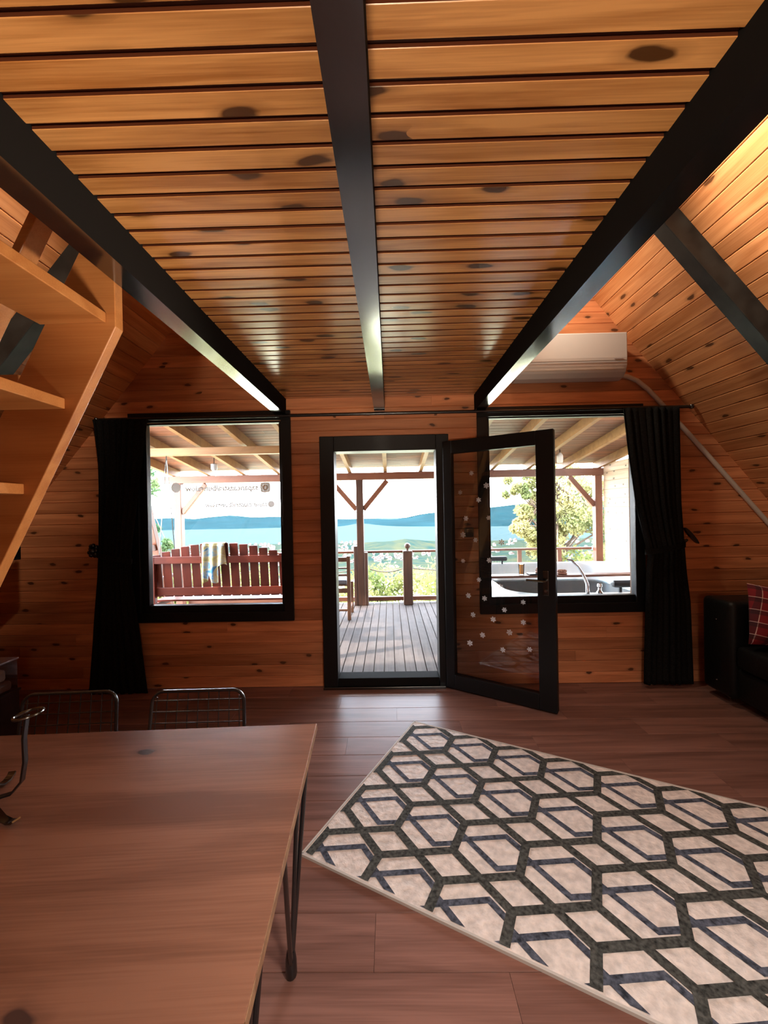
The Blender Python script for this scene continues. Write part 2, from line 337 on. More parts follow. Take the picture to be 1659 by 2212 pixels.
class MB:
    def __init__(s): s.v = []; s.f = []
    def add(s, vs, fs):
        k = len(s.v); s.v += [tuple(v) for v in vs]; s.f += [tuple(i + k for i in f) for f in fs]; return s
    def box(s, x0, x1, y0, y1, z0, z1):
        return s.add([(x0, y0, z0), (x1, y0, z0), (x1, y1, z0), (x0, y1, z0), (x0, y0, z1), (x1, y0, z1), (x1, y1, z1), (x0, y1, z1)],
                     [(3, 2, 1, 0), (4, 5, 6, 7), (0, 1, 5, 4), (1, 2, 6, 5), (2, 3, 7, 6), (3, 0, 4, 7)])
    def bar(s, a, b, wd, hg, up=(0, 0, 1)):
        a = Vector(a); b = Vector(b); d = (b - a).normalized(); u = Vector(up)
        r = d.cross(u)
        if r.length < 1e-4: r = d.cross(Vector((1, 0, 0)))
        r.normalize(); u = r.cross(d)
        vs = []
        for p in (a, b):
            for i, j in ((-1, -1), (1, -1), (1, 1), (-1, 1)): vs.append(p + r * (i * wd / 2) + u * (j * hg / 2))
        return s.add(vs, [(3, 2, 1, 0), (4, 5, 6, 7), (0, 1, 5, 4), (1, 2, 6, 5), (2, 3, 7, 6), (3, 0, 4, 7)])
    def tube(s, pts, r, n=8, cap=True, closed=False):
        pts = [Vector(p) for p in pts]; m = len(pts); k0 = len(s.v); ref = None
        rs = r if isinstance(r, (list, tuple)) else [r] * m
        for i, p in enumerate(pts):
            if closed: d = pts[(i + 1) % m] - pts[i - 1]
            else: d = pts[min(i + 1, m - 1)] - pts[max(i - 1, 0)]
            d.normalize()
            if ref is None:
                ref = d.cross(Vector((0, 0, 1)))
                if ref.length < 0.1: ref = d.cross(Vector((1, 0, 0)))
            ref = (ref - d * ref.dot(d)).normalized(); q = d.cross(ref)
            for j in range(n):
                a = 2 * math.pi * j / n
                s.v.append(tuple(p + (ref * math.cos(a) + q * math.sin(a)) * rs[i]))
        for i in range(m if closed else m - 1):
            for j in range(n):
                a = k0 + i * n + j; b_ = k0 + i * n + (j + 1) % n; i2 = (i + 1) % m
                s.f.append((a, b_, k0 + i2 * n + (j + 1) % n, k0 + i2 * n + j))
        if cap and not closed:
            s.f.append(tuple(k0 + j for j in range(n - 1, -1, -1))); s.f.append(tuple(k0 + (m - 1) * n + j for j in range(n)))
        return s
    def lathe(s, prof, c, n=20):
        k0 = len(s.v)
        for r, z in prof:
            for j in range(n):
                a = 2 * math.pi * j / n; s.v.append((c[0] + r * math.cos(a), c[1] + r * math.sin(a), c[2] + z))
        for i in range(len(prof) - 1):
            for j in range(n):
                s.f.append((k0 + i * n + j, k0 + i * n + (j + 1) % n, k0 + (i + 1) * n + (j + 1) % n, k0 + (i + 1) * n + j))
        s.f.append(tuple(k0 + j for j in range(n - 1, -1, -1))); s.f.append(tuple(k0 + (len(prof) - 1) * n + j for j in range(n)))
        return s
    def prism(s, poly, axis, a, b):
        """poly: 2-D outline; extruded along axis from a to b"""
        n = len(poly)
        def mk(p, t):
            q = list(p); q.insert(axis, t); return tuple(q)
        s.add([mk(p, a) for p in poly] + [mk(p, b) for p in poly],
              [tuple(range(n - 1, -1, -1)), tuple(range(n, 2 * n))] + [(i, (i + 1) % n, (i + 1) % n + n, i + n) for i in range(n)])
        return s
    def mesh(s, name, off=(0, 0, 0), smooth=False):
        me = bpy.data.meshes.new(name)
        me.from_pydata([(v[0] - off[0], v[1] - off[1], v[2] - off[2]) for v in s.v], [], s.f); me.validate(); me.update()
        import bmesh
        bm = bmesh.new(); bm.from_mesh(me); bmesh.ops.recalc_face_normals(bm, faces=bm.faces); bm.to_mesh(me); bm.free()
        if smooth:
            me.polygons.foreach_set('use_smooth', [True] * len(me.polygons))
        return me
    def build(s, name, mat, parent=None, smooth=False, bevel=0.0, seg=2, own=False):
        off = wloc(parent) if parent else Vector((0, 0, 0))
        o = link_mesh(name, s.mesh(name, off, smooth), mat, parent)
        if own and parent is None:                       # put the origin at the middle of the base
            vs = [Vector(v) for v in s.v]
            c = Vector(((min(v.x for v in vs) + max(v.x for v in vs)) / 2, (min(v.y for v in vs) + max(v.y for v in vs)) / 2, min(v.z for v in vs)))
            o.data.transform(Matrix.Translation(-c)); o.location = c
        if smooth: o.data.set_sharp_from_angle(angle=math.radians(42))
        if bevel:
            b = o.modifiers.new('bevel', 'BEVEL'); b.width = bevel; b.segments = seg; b.limit_method = 'ANGLE'; b.angle_limit = math.radians(40)
        return o

def copy_tree(o, parent=None):
    c = o.copy(); COL.objects.link(c)
    if parent: c.parent = parent
    for ch in list(o.children): copy_tree(ch, c)
    return c

def frame(ax, ay, az, loc):
    m = Matrix.Identity(4)
    for i, a in enumerate((ax, ay, az)):
        a = Vector(a).normalized()
        for k in range(3): m[k][i] = a[k]
    for k in range(3): m[k][3] = loc[k]
    return m

PL = {}
def plank_mesh(x0, x1, x2, x3, prof, mat, key):
    """board with its grain along x; ends x0..x1 at the lower edge and x2..x3 at the upper edge; front faces +z"""
    k = (round(x0, 3), round(x1, 3), round(x2, 3), round(x3, 3), key, mat)
    if k in PL: return PL[k]
    ys = [p[0] for p in prof]; lo, hi = min(ys), max(ys)
    vs, fs = [], []; n = len(prof)
    for a, b in ((x0, x2), (x1, x3)):
        for y, z in prof: vs.append((a + (b - a) * (y - lo) / (hi - lo), y, z))
    fs.append(tuple(range(n))); fs.append(tuple(range(2 * n - 1, n - 1, -1)))
    for i in range(n): fs.append((i, n + i, n + (i + 1) % n, (i + 1) % n))
    me = bpy.data.meshes.new('plank'); me.from_pydata(vs, [], fs)
    import bmesh
    bm = bmesh.new(); bm.from_mesh(me); bmesh.ops.recalc_face_normals(bm, faces=bm.faces); bm.to_mesh(me); bm.free()
    me.materials.append(MATS[mat])
    if key == 'c':                                  # shade in the rebate between two boards, put into the colour
        me.materials.append(MATS['groove_shade'])
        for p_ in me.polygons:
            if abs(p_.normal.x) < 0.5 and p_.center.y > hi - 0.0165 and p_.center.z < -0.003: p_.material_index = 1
    PL[k] = me
    return me
def vgroove(p, th=0.018, g=0.005):
    h = p / 2 - 0.0004
    return [(-h, -th), (-h, -g), (-h + g, 0), (h - g, 0), (h, -g), (h, -th)]
def shiplap(p, th=0.020, gap=0.0125, dp=0.011):
    h = p / 2 - 0.0002
    return [(-h, -th), (-h, -0.003), (-h + 0.003, 0), (h - gap - 0.0012, 0), (h - gap, -0.0012), (h - gap, -dp), (h, -dp), (h, -th)]
def boxprof(p, th):
    h = p / 2
    return [(-h, -th), (-h, -0.002), (-h + 0.002, 0), (h - 0.002, 0), (h, -0.002), (h, -th)]
def put(name, me, mtx, parent):
    o = bpy.data.objects.new(name, me); COL.objects.link(o); o.parent = parent; o.matrix_local = mtx
    return o

# ---------------------------------------------------------------- the room shell
WY = 3.45                       # inner face of the end wall
def half(z): return 4.39 - 0.83 * z   # half width of the A at height z (about x = 0.03)
AX = 0.03
ZTOP = 4.39 / 0.83
YB = -2.2

# floor
fl = MB().box(-4.5, 4.56, YB - 0.1, 3.58, -0.12, -0.010).build('floor', 'slab'); tag(fl, kind='structure')
FP = 0.195
prof = boxprof(FP - 0.0012, 0.0095)
row = 0; y = 3.26 + FP
while y > YB:
    y0 = y - FP
    x = -4.45 + (row * 0.437) % 1.2 - 1.2
    while x < 4.45:
        a, b = max(x, -4.45), min(x + 1.2, 4.45)
        if b - a > 0.05 and (y > 0.0 or True):
            L2 = (b - a) / 2 - 0.0006
            put('floor_plank', plank_mesh(-L2, L2, -L2, L2, prof, 'laminate', 'f'), Matrix.Translation(((a + b) / 2, (y0 + y) / 2, 0)), fl)
        x += 1.2
    y = y0; row += 1

# end wall: rows of boards around the two windows and the door
HOLES = [(-0.54, 0.47, -1, 2.075), (-2.16, -0.87, 0.61, 2.31), (0.785, 2.085, 0.64, 2.30)]
def spans(z0, z1):
    segs = [(-half(max(z0, 0)) + AX, half(max(z0, 0)) + AX, -half(z1) + AX, half(z1) + AX)]
    for hx0, hx1, hz0, hz1 in HOLES:
        if z1 > hz0 + 1e-4 and z0 < hz1 - 1e-4:
            nx = []
            for s in segs:
                if s[0] < hx0 < s[1]:
                    nx.append((s[0], hx0, s[2], hx0)); nx.append((hx1, s[1], hx1, s[3]))
                else: nx.append(s)
            segs = nx
    return segs
zs = sorted({0.0, 5.2} | {h[2] for h in HOLES if h[2] > 0} | {h[3] for h in HOLES})
wb = MB()
for a, b in zip(zs[:-1], zs[1:]):
    for s in spans(a, b):
        wb.prism([(s[0], a), (s[1], a), (s[3], b), (s[2], b)], 1, WY + 0.018, WY + 0.13)
wall_back = wb.build('wall_back', 'slab'); tag(wall_back, kind='structure')
P = 0.0945; prof = vgroove(P)
cuts = sorted({h[2] for h in HOLES if h[2] > 0} | {h[3] for h in HOLES})
r2 = random.Random(3)
z = 0.0
while z < 4.6:
    z1 = z + P
    # a row that meets the edge of an opening is treated as cut round it
    for s in spans(z + P * 0.5 - 0.001, z + P * 0.5 + 0.001):
        s = list(s)
        if abs(s[0] + half(z + P / 2) - AX) < 0.02: s[0] = -half(z) + AX; s[2] = -half(z1) + AX
        if abs(s[1] - half(z + P / 2) - AX) < 0.02: s[1] = half(z) + AX; s[3] = half(z1) + AX
        pieces = [s]
        if s[1] - s[0] > 2.2:
            c = s[0] + (s[1] - s[0]) * r2.uniform(0.25, 0.75)
            pieces = [[s[0], c - 0.0006, s[2], c - 0.0006], [c + 0.0006, s[1], c + 0.0006, s[3]]]
        for q in pieces:
            cx = (min(q[0], q[2]) + max(q[1], q[3])) / 2
            put('plank', plank_mesh(q[0] - cx, q[1] - cx, q[2] - cx, q[3] - cx, prof, 'pine_wall', 'w'),
                frame((1, 0, 0), (0, 0, 1), (0, -1, 0), (cx, WY, z + P / 2)), wall_back)
    z = z1

# sloping side walls
nn = math.hypot(0.83, 1)
SP = 0.1; prof = vgroove(SP)
for side, nm in ((1, 'wall_right'), (-1, 'wall_left')):
    t = Vector((-side * 0.83, 0, 1)).normalized(); nin = Vector((-side, 0, -0.83)).normalized()
    base = Vector((AX + side * 4.39, 0, 0)); top = Vector((AX, 0, ZTOP))
    o1 = -nin * 0.0185; o2 = -nin * 0.12
    poly = [((base + o1 - t * 0.1).x, (base + o1 - t * 0.1).z), ((top + o1).x, (top + o1).z + 0.02), ((top + o2 + t * 0.1).x, (top + o2 + t * 0.1).z), ((base + o2 - t * 0.1).x, (base + o2 - t * 0.1).z)]
    wl = MB().prism(poly, 1, YB - 0.1, WY + 0.13).build(nm, 'slab'); tag(wl, kind='structure')
    n = 0
    d = SP / 2
    while d < 6.75:
        c = base + t * d
        L = WY + 0.12 - YB
        j = YB + L * r2.uniform(0.3, 0.7)
        for a, b in ((YB, j - 0.0006), (j + 0.0006, WY + 0.12)):
            l2 = (b - a) / 2
            put('plank', plank_mesh(-l2, l2, -l2, l2, prof, 'pine_slope', 's'),
                frame((0, -side, 0), t, nin, (c.x, (a + b) / 2, c.z)), wl)
        d += SP
# the gable behind the viewer
g = MB().prism([(-4.36, 0), (4.42, 0), (AX, ZTOP)], 1, YB - 0.1, YB).build('wall_front', 'pine_wall'); tag(g, kind='structure')

# loft floor = ceiling boards between the beams
BXL, BXR, BXC = (-0.947, -0.862), (0.728, 0.810), (-0.112, -0.027)
ZC, ZB = 2.45, 2.313
ceil = MB().box(-0.95, 0.815, YB, WY - 0.001, ZC + 0.0205, ZC + 0.06).build('ceiling', 'slab'); tag(ceil, kind='structure')
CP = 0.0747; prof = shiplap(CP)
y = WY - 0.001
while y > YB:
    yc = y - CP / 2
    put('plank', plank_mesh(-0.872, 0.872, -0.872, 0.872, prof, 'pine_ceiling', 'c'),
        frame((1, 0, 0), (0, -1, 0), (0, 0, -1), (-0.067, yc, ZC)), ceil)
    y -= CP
for nm, (a, b), zt in (('trim_1', BXL, ZC + 0.0), ('trim_2', BXC, ZC - 0.0), ('trim_3', BXR, ZC + 0.0)):
    m = MB()
    if nm == 'trim_2': m.box(a, b, YB, WY - 0.0005, ZB, ZC - 0.0005)
    else: m.box(a, b, YB, WY - 0.0005, ZB, ZC + 0.07)
    o = m.build(nm, 'black_paint'); tag(o, kind='structure')
    o.data.materials.append(MATS['matt_black'])          # the sides were left matt, only the undersides are polished
    for p_ in o.data.polygons:
        if abs(p_.normal.z) < 0.5: p_.material_index = 1
# black rafters under the slope
k = 4
for side in (1, -1):
    t = Vector((-side * 0.83, 0, 1)).normalized(); nin = Vector((-side, 0, -0.83)).normalized()
    for ya in (2.43 if side > 0 else 2.33, 0.55):
        base = Vector((AX + side * 4.39, 0, 0)); p0 = base + t * 0.15; p1 = base + t * 6.3
        poly = [((p0 + nin * q).x, (p0 + nin * q).z) for q in (0.0, 0.12)] + [((p1 + nin * q).x, (p1 + nin * q).z) for q in (0.12, 0.0)]
        o = MB().prism(poly, 1, ya, ya + 0.10).build('trim_%d' % k, 'rafter_black', bevel=0.004); tag(o, kind='structure'); k += 1

# ---------------------------------------------------------------- windows
def window(nm, X0, X1, Z0, Z1, gx0, gx1, gz0, gz1):
    root = thing(nm, ((X0 + X1) / 2, WY, Z0), kind='structure')
    cw = 0.08
    for a in ((X0, X1, Z1 - cw, Z1), (X0, X1, Z0, Z0 + cw), (X0, X0 + cw, Z0 + cw, Z1 - cw), (X1 - cw, X1, Z0 + cw, Z1 - cw)):
        MB().box(a[0], a[1], WY - 0.028, WY - 0.0003, a[2], a[3]).build('window_casing', 'black_frame', root, bevel=0.003)
    ix0, ix1, iz0, iz1 = X0 + cw - 0.02, X1 - cw + 0.02, Z0 + cw - 0.02, Z1 - cw + 0.02
    for a in ((ix0, ix1, gz1, iz1), (ix0, ix1, iz0, gz0), (ix0, gx0, gz0, gz1), (gx1, ix1, gz0, gz1)):
        MB().box(a[0], a[1], WY + 0.012, WY + 0.075, a[2], a[3]).build('window_frame', 'black_frame', root, bevel=0.004)
    MB().box(gx0 - 0.005, gx1 + 0.005, WY + 0.05, WY + 0.056, gz0 - 0.005, gz1 + 0.005).build('pane', 'pane_glass', root)
    return root
win1 = window('window_1', -2.205, -0.825, 0.573, 2.35, -2.075, -0.932, 0.708, 2.257)
win2 = window('window_2', 0.745, 2.125, 0.602, 2.338, 0.853, 2.062, 0.738, 2.25)

def text_mesh(txt, x_left, x_right, y, zc, mirror):
    cu = bpy.data.curves.new('lettering', 'FONT'); cu.body = txt; cu.size = 0.1; cu.extrude = 0.0; cu.offset = 0.0035
    cu.resolution_u = 2
    o = bpy.data.objects.new('lettering', cu); COL.objects.link(o)
    dg = bpy.context.evaluated_depsgraph_get(); dg.update()
    me = bpy.data.meshes.new_from_object(o.evaluated_get(dg)); bpy.data.objects.remove(o)
    co = [v.co.copy() for v in me.vertices]
    mnx, mxx = min(c.x for c in co), max(c.x for c in co); k = (x_right - x_left) / (mxx - mnx)
    for v, c in zip(me.vertices, co):
        u = (c.x - mnx) * k
        v.co = Vector(((x_right - u) if mirror else (x_left + u), y, zc + (c.y - 0.03) * max(k, 0.55)))
    return me
off = wloc(win1)
GY = WY + 0.0485
for txt, a, b, zc in (('sapancaastralbungalow', -1.765, -1.13, 1.708), ('sapancaastralbungalow', -1.595, -1.055, 1.563)):
    me = text_mesh(txt, a, b, GY, zc, True)
    me.transform(Matrix.Translation(-off)); link_mesh('lettering', me, 'decal_grey', win1)
def disc(cx, cz, r, n=24, ry=None, p=2.0):
    pts = []
    for i in range(n):
        a = 2 * math.pi * i / n; c, s_ = math.cos(a), math.sin(a)
        pts.append((cx + r * math.copysign(abs(c) ** (2 / p), c), cz + r * math.copysign(abs(s_) ** (2 / p), s_)))
    return pts
def flatdisc(pts): return MB().add([(x, GY, z_) for x, z_ in pts], [tuple(range(len(pts)))])
def ringflat(cx, cz, r0, r1, p=2.0, n=32):
    m = MB(); a = disc(cx, cz, r0, n, p=p); b = disc(cx, cz, r1, n, p=p)
    m.add([(x, GY - 0.0006, z_) for x, z_ in a] + [(x, GY - 0.0006, z_) for x, z_ in b], [(i, (i + 1) % n, n + (i + 1) % n, n + i) for i in range(n)])
    return m
flatdisc(disc(-1.845, 1.72, 0.043)).build('round_emblem', 'decal_grey', win1)
e = flatdisc(disc(-1.068, 1.708, 0.043, p=5)).build('square_emblem', 'decal_grey', win1)
ringflat(-1.068, 1.708, 0.012, 0.024).build('emblem_ring', 'decal_tan', e)
ringflat(-1.068, 1.708, 0.034, 0.038, p=5).build('emblem_border', 'decal_tan', e)
flatdisc(disc(-1.02, 1.563, 0.029)).build('round_emblem', 'decal_grey', win1)

# ---------------------------------------------------------------- door
door = thing('door_1', (-0.04, WY, 0), kind='structure')
for a in ((-0.58, -0.46, 0.0, 2.118), (0.393, 0.50, 0.0, 2.118)):
    MB().box(a[0], a[1], WY - 0.045, WY + 0.12, a[2], a[3]).build('door_frame', 'black_frame', door, bevel=0.004)
MB().box(-0.46, 0.393, WY - 0.045, WY + 0.12, 1.99, 2.118).build('door_frame', 'black_frame', door, bevel=0.004)
MB().box(-0.46, 0.393, WY - 0.02, WY + 0.12, 0.0, 0.075).build('threshold', 'matt_black', door, bevel=0.004)
MB().box(-0.58, 0.44, WY - 0.075, WY - 0.046, 0.0, 0.022).build('threshold_strip', 'dark_chrome', door, bevel=0.003)
leaf = thing('door_leaf', (0.46, 3.40, 0.015), parent=door)
LW, LH = 0.862, 2.035
HB = 0.012
def leafbox(x0, x1, z0, z1, y0=-0.028, y1=0.028): return MB().box(x0, x1, y0, y1, z0, z1)
def leaf_part(m, name, mat, parent=None, **kw):
    o = link_mesh(name, m.mesh(name), mat, parent or leaf)
    if kw.get('bevel'):
        b = o.modifiers.new('bevel', 'BEVEL'); b.width = kw['bevel']; b.segments = 2
    return o
leaf_part(leafbox(0.0, 0.075, 0, LH), 'stile', 'black_frame', bevel=0.004)
leaf_part(leafbox(LW - 0.125, LW, 0, LH), 'stile', 'black_frame', bevel=0.004)
leaf_part(leafbox(0.075, LW - 0.125, 0, 0.115), 'rail', 'black_frame', bevel=0.004)
leaf_part(leafbox(0.075, LW - 0.125, LH - 0.105, LH), 'rail', 'black_frame', bevel=0.004)
pane = leaf_part(leafbox(0.07, LW - 0.12, 0.11, LH - 0.10, -0.003, 0.003), 'pane', 'door_glass')
hd = leaf_part(leafbox(LW - 0.085, LW - 0.045, 0.84, 1.02, -0.036, -0.0285), 'handle_plate', 'dark_chrome', bevel=0.004)
hm = MB().tube([(LW - 0.065, -0.036, 0.95), (LW - 0.065, -0.075, 0.95), (LW - 0.075, -0.082, 0.95), (LW - 0.19, -0.082, 0.95)], 0.009, 8)
leaf_part(hm, 'handle', 'dark_chrome')
leaf_part(MB().tube([(LW - 0.065, -0.036, 0.875), (LW - 0.065, -0.045, 0.875)], 0.010, 10), 'lock_cylinder', 'chrome')
def snow():
    m = MB()
    R = 0.024
    for k_ in range(6):
        a = math.pi / 3 * k_; d = Vector((math.cos(a), 0, math.sin(a))); q = Vector((-math.sin(a), 0, math.cos(a)))
        def strip(p0, p1, wd):
            dd = (p1 - p0).normalized(); nn_ = Vector((-dd.z, 0, dd.x)) * wd / 2
            m.add([p0 - nn_, p1 - nn_, p1 + nn_, p0 + nn_], [(0, 1, 2, 3)])
        strip(d * 0.003, d * R, 0.0042)
        for s_ in (-1, 1):
            strip(d * 0.012, d * 0.017 + q * s_ * 0.007, 0.0036)
            strip(d * 0.0035 + q * s_ * 0.001, d * 0.008 + q * s_ * 0.0046, 0.003)
    return m.mesh('snowflake_sticker')
sm = snow(); sm.materials.append(MATS['sticker_white'])
FL = [(0.238, 1.775), (0.14, 1.625), (0.294, 1.56), (0.452, 1.573), (0.185, 1.413), (0.373, 1.417), (0.158, 1.28), (0.263, 1.241), (0.472, 1.229), (0.67, 1.15), (0.154, 1.068), (0.371, 1.084), (0.286, 0.926), (0.457, 0.883), (0.195, 0.791), (0.329, 0.782), (0.627, 0.784), (0.485, 0.71), (0.231, 0.64), (0.395, 0.625), (0.626, 0.633), (0.521, 0.542), (0.307, 0.488), (0.2, 0.407), (0.467, 0.399), (0.668, 0.438), (0.359, 1.67)]
for i, (sx_, sz_) in enumerate(FL):
    o = bpy.data.objects.new('snowflake_sticker', sm); COL.objects.link(o); o.parent = leaf
    o.location = (sx_, -0.0042, sz_ - 0.015); o.rotation_euler = (0, rnd.uniform(0, 1), 0)
    s_ = rnd.uniform(0.8, 1.12); o.scale = (s_, 1, s_)
leaf.rotation_euler = (0, 0, math.atan2(-0.465, 0.722))

# wall switch
sw = thing('light_switch', (0.664, WY, 1.26), 'small black square wall switch between door and window', 'switch')
MB().box(0.624, 0.704, WY - 0.011, WY - 0.0003, 1.252, 1.332).build('plate', 'switch_black', sw, bevel=0.003)
MB().box(0.640, 0.688, WY - 0.015, WY - 0.011, 1.266, 1.318).build('rocker', 'switch_black', sw, bevel=0.002)

# ---------------------------------------------------------------- curtains and rod
rod = thing('curtain_rod', (0.02, 3.38, 2.29), 'thin black curtain rod running above the windows and door', 'curtain rod')
MB().tube([(-2.44, 3.38, 2.293), (2.49, 3.38, 2.293)], 0.013, 10).build('pole', 'black_metal', rod, smooth=True)
for x in (-2.44, 2.49):
    MB().lathe([(0.0, -0.02), (0.015, -0.015), (0.02, 0), (0.015, 0.015), (0.0, 0.02)], (x, 3.38, 2.293), 10).build('finial', 'black_metal', rod, smooth=True)
for x in (-2.30, -0.45, 0.4, 2.18):
    MB().box(x - 0.01, x + 0.01, 3.385, WY - 0.0005 - (0.028 if x < -2.2 and x > -2.21 else 0), 2.283, 2.303).build('bracket', 'black_metal', rod)

def curtain(rows, label, side):
    root = thing('curtain', ((rows[-1][1] + rows[-1][2]) / 2, 3.35, 0.0), label, 'curtain')
    nu, nv = 120, 60
    vs, fs = [], []
    zsr = [r[0] for r in rows]
    for j in range(nv + 1):
        z_ = rows[0][0] + (rows[-1][0] - rows[0][0]) * j / nv
        xl = np.interp(-z_, [-q for q in zsr], [r[1] for r in rows]); xr = np.interp(-z_, [-q for q in zsr], [r[2] for r in rows])
        for i in range(nu + 1):
            u = i / nu
            wd = xr - xl
            ph = u * math.pi * 2 * 8 + 0.5 * math.sin(z_ * 1.7 + u * 5)
            amp = 0.020 * (0.55 + 0.45 * math.sin(u * 11 + 1)) * min(1.2, 0.42 / wd)
            tie = math.exp(-((z_ - 1.12) / 0.10) ** 2)
            y_ = 3.345 + amp * math.sin(ph) - 0.015 * tie * math.sin(math.pi * u)
            vs.append((xl + wd * u + 0.006 * math.cos(ph), y_, z_))
    for j in range(nv):
        for i in range(nu):
            a = j * (nu + 1) + i; fs.append((a, a + 1, a + nu + 2, a + nu + 1))
    o = MB().add(vs, fs).build('cloth', 'curtain_cloth', root, smooth=True)
    so = o.modifiers.new('thick', 'SOLIDIFY'); so.thickness = 0.003
    zt = 1.14
    xl = np.interp(-zt, [-q for q in zsr], [r[1] for r in rows]); xr = np.interp(-zt, [-q for q in zsr], [r[2] for r in rows])
    x_out, x_in = (xl, xr) if side < 0 else (xr, xl)
    ring = []
    cx, hw = (xl + xr) / 2, (xr - xl) / 2 + 0.012
    for i in range(28):
        a = 2 * math.pi * i / 28
        ring.append((cx + hw * math.cos(a), 3.345 + 0.05 * math.sin(a), zt + side * 0.03 * math.cos(a)))
    m = MB(); n = len(ring)
    m.add([(x, y_, z_ - 0.022) for x, y_, z_ in ring] + [(x, y_, z_ + 0.022) for x, y_, z_ in ring], [(i, (i + 1) % n, n + (i + 1) % n, n + i) for i in range(n)])
    m.build('tieback_band', 'curtain_cloth', root, smooth=True)
    # holdback hook on the wall, at the outer side
    hx = x_out + side * 0.055
    m = MB().tube([(hx, WY - 0.0005, zt + 0.05), (hx, WY - 0.05, zt + 0.05), (hx - side * 0.01, WY - 0.075, zt + 0.06), (hx - side * 0.06, WY - 0.085, zt + 0.03)], 0.012, 8)
    m.build('holdback_arm', 'black_metal', root, smooth=True)
    m = MB()
    if side < 0:
        for k_ in range(9):
            a = 2 * math.pi * k_ / 9
            m.lathe([(0.002, -0.02), (0.016, -0.012), (0.020, 0.0), (0.014, 0.014), (0.002, 0.02)], (hx + 0.028 * math.cos(a), WY - 0.085 + 0.01 * math.sin(k_ * 2.0), zt + 0.06 + 0.042 * math.sin(a)), 8)
        m.lathe([(0.002, -0.03), (0.03, -0.012), (0.034, 0.0), (0.026, 0.02), (0.002, 0.03)], (hx, WY - 0.09, zt + 0.055), 10)
        m.build('holdback_flower', 'black_metal', root, smooth=True)
    else:
        m.add(*[[(hx + 0.03 + 0.045 * math.cos(t_) * math.cos(0.6) - 0.075 * math.sin(t_) * math.sin(0.6), WY - 0.07 + 0.014 * s2, zt + 0.095 + 0.045 * math.cos(t_) * -math.sin(0.6) + 0.075 * math.sin(t_) * math.cos(0.6) * 1.0) for s2 in (-1, 1) for t_ in [2 * math.pi * q / 20 for q in range(20)]],
               [tuple(range(20)), tuple(range(39, 19, -1))] + [(q, (q + 1) % 20, 20 + (q + 1) % 20, 20 + q) for q in range(20)]])
        m.build('holdback_leaf', 'black_metal', root, smooth=True)
curtain([(2.285, -2.45, -1.99), (2.24, -2.44, -2.0), (1.93, -2.415, -2.045), (1.46, -2.42, -2.115), (1.18, -2.422, -2.155), (0.96, -2.44, -2.155), (0.55, -2.49, -2.10), (0.012, -2.54, -2.04)],
        'black curtain tied back beside the left window, behind the wire chairs', -1)
curtain([(2.285, 1.905, 2.36), (1.94, 1.942, 2.362), (1.51, 2.004, 2.365), (1.08, 2.10, 2.39), (0.93, 2.085, 2.40), (0.70, 2.075, 2.425), (0.03, 2.046, 2.44)],
        'black curtain tied back beside the right window, next to the sofa', 1)

# ---------------------------------------------------------------- air conditioner and its pipe
ac = thing('air_conditioner', (1.45, WY, 2.50), 'white wall air conditioner high above the right window', 'air conditioner')
AB = [(WY - 0.001, 2.55), (WY - 0.001, 2.868), (3.27, 2.868), (3.238, 2.855), (3.236, 2.66), (3.242, 2.60), (3.262, 2.552), (3.30, 2.522), (3.36, 2.51), (3.42, 2.525)]
MB().prism(AB, 0, 1.03, 1.893).build('body', 'ac_white', ac, bevel=0.006)
MB().prism([(3.2355, 2.632), (3.2355, 2.636), (3.232, 2.636), (3.232, 2.632)], 0, 1.035, 1.888).build('panel_seam', 'slab', ac)
MB().prism([(3.252, 2.566), (3.249, 2.573), (3.240, 2.572), (3.246, 2.563)], 0, 1.06, 1.87).build('air_flap', 'conduit_white', ac)
MB().box(1.79, 1.86, 3.2335, 3.237, 2.648, 2.652).build('display_strip', 'decal_grey', ac)
pts = [(1.897, 3.425, 2.572), (1.94, 3.43, 2.576), (2.00, 3.43, 2.567), (2.08, 3.43, 2.53), (2.17, 3.43, 2.455), (2.26, 3.43, 2.355), (2.34, 3.43, 2.262), (2.60, 3.43, 1.962), (2.90, 3.43, 1.610), (3.10, 3.43, 1.375), (3.50, 3.43, 0.90), (4.05, 3.43, 0.30)]
pm = MB().tube(pts, 0.019, 10).build('drain_pipe', 'conduit_white', None, smooth=True, own=True)
tag(pm, 'pale plastic pipe running from the air conditioner down along the sloping wall', 'pipe')

# ---------------------------------------------------------------- steep wooden stair
st = thing('loft_stair', (-1.9, 1.2, 0.0), 'steep open pine stair climbing to the loft beside the left beam', 'stair')
K = 1.94                                     # rise over run of the stringer
def strg(ya, yb):
    # lower edge passes (-0.948, 2.159); plumb cut against the beam
    x1, z1 = -0.949, 2.159
    x0 = x1 - z1 / K
    wv = 0.255                               # horizontal width
    return MB().prism([(x1, z1), (x1, 2.33), (x1 - 0.09, 2.44), (x1 - 0.115, 2.44), (x0 - wv + 0.0, 0.002), (x0, 0.002)], 1, ya, yb)
strg(1.42, 1.462).build('stringer', 'stair_pine', st, bevel=0.003)
strg(0.66, 0.702).build('stringer', 'stair_pine', st, bevel=0.003)
for i in range(8):
    zt = 2.208 - 0.297 * i
    if zt < 0.1: break
    xf = -0.981 - 0.297 / K * i
    MB().box(xf - 0.235, xf, 0.7025, 1.4195, zt - 0.037, zt).build('tread', 'stair_pine', st, bevel=0.003)
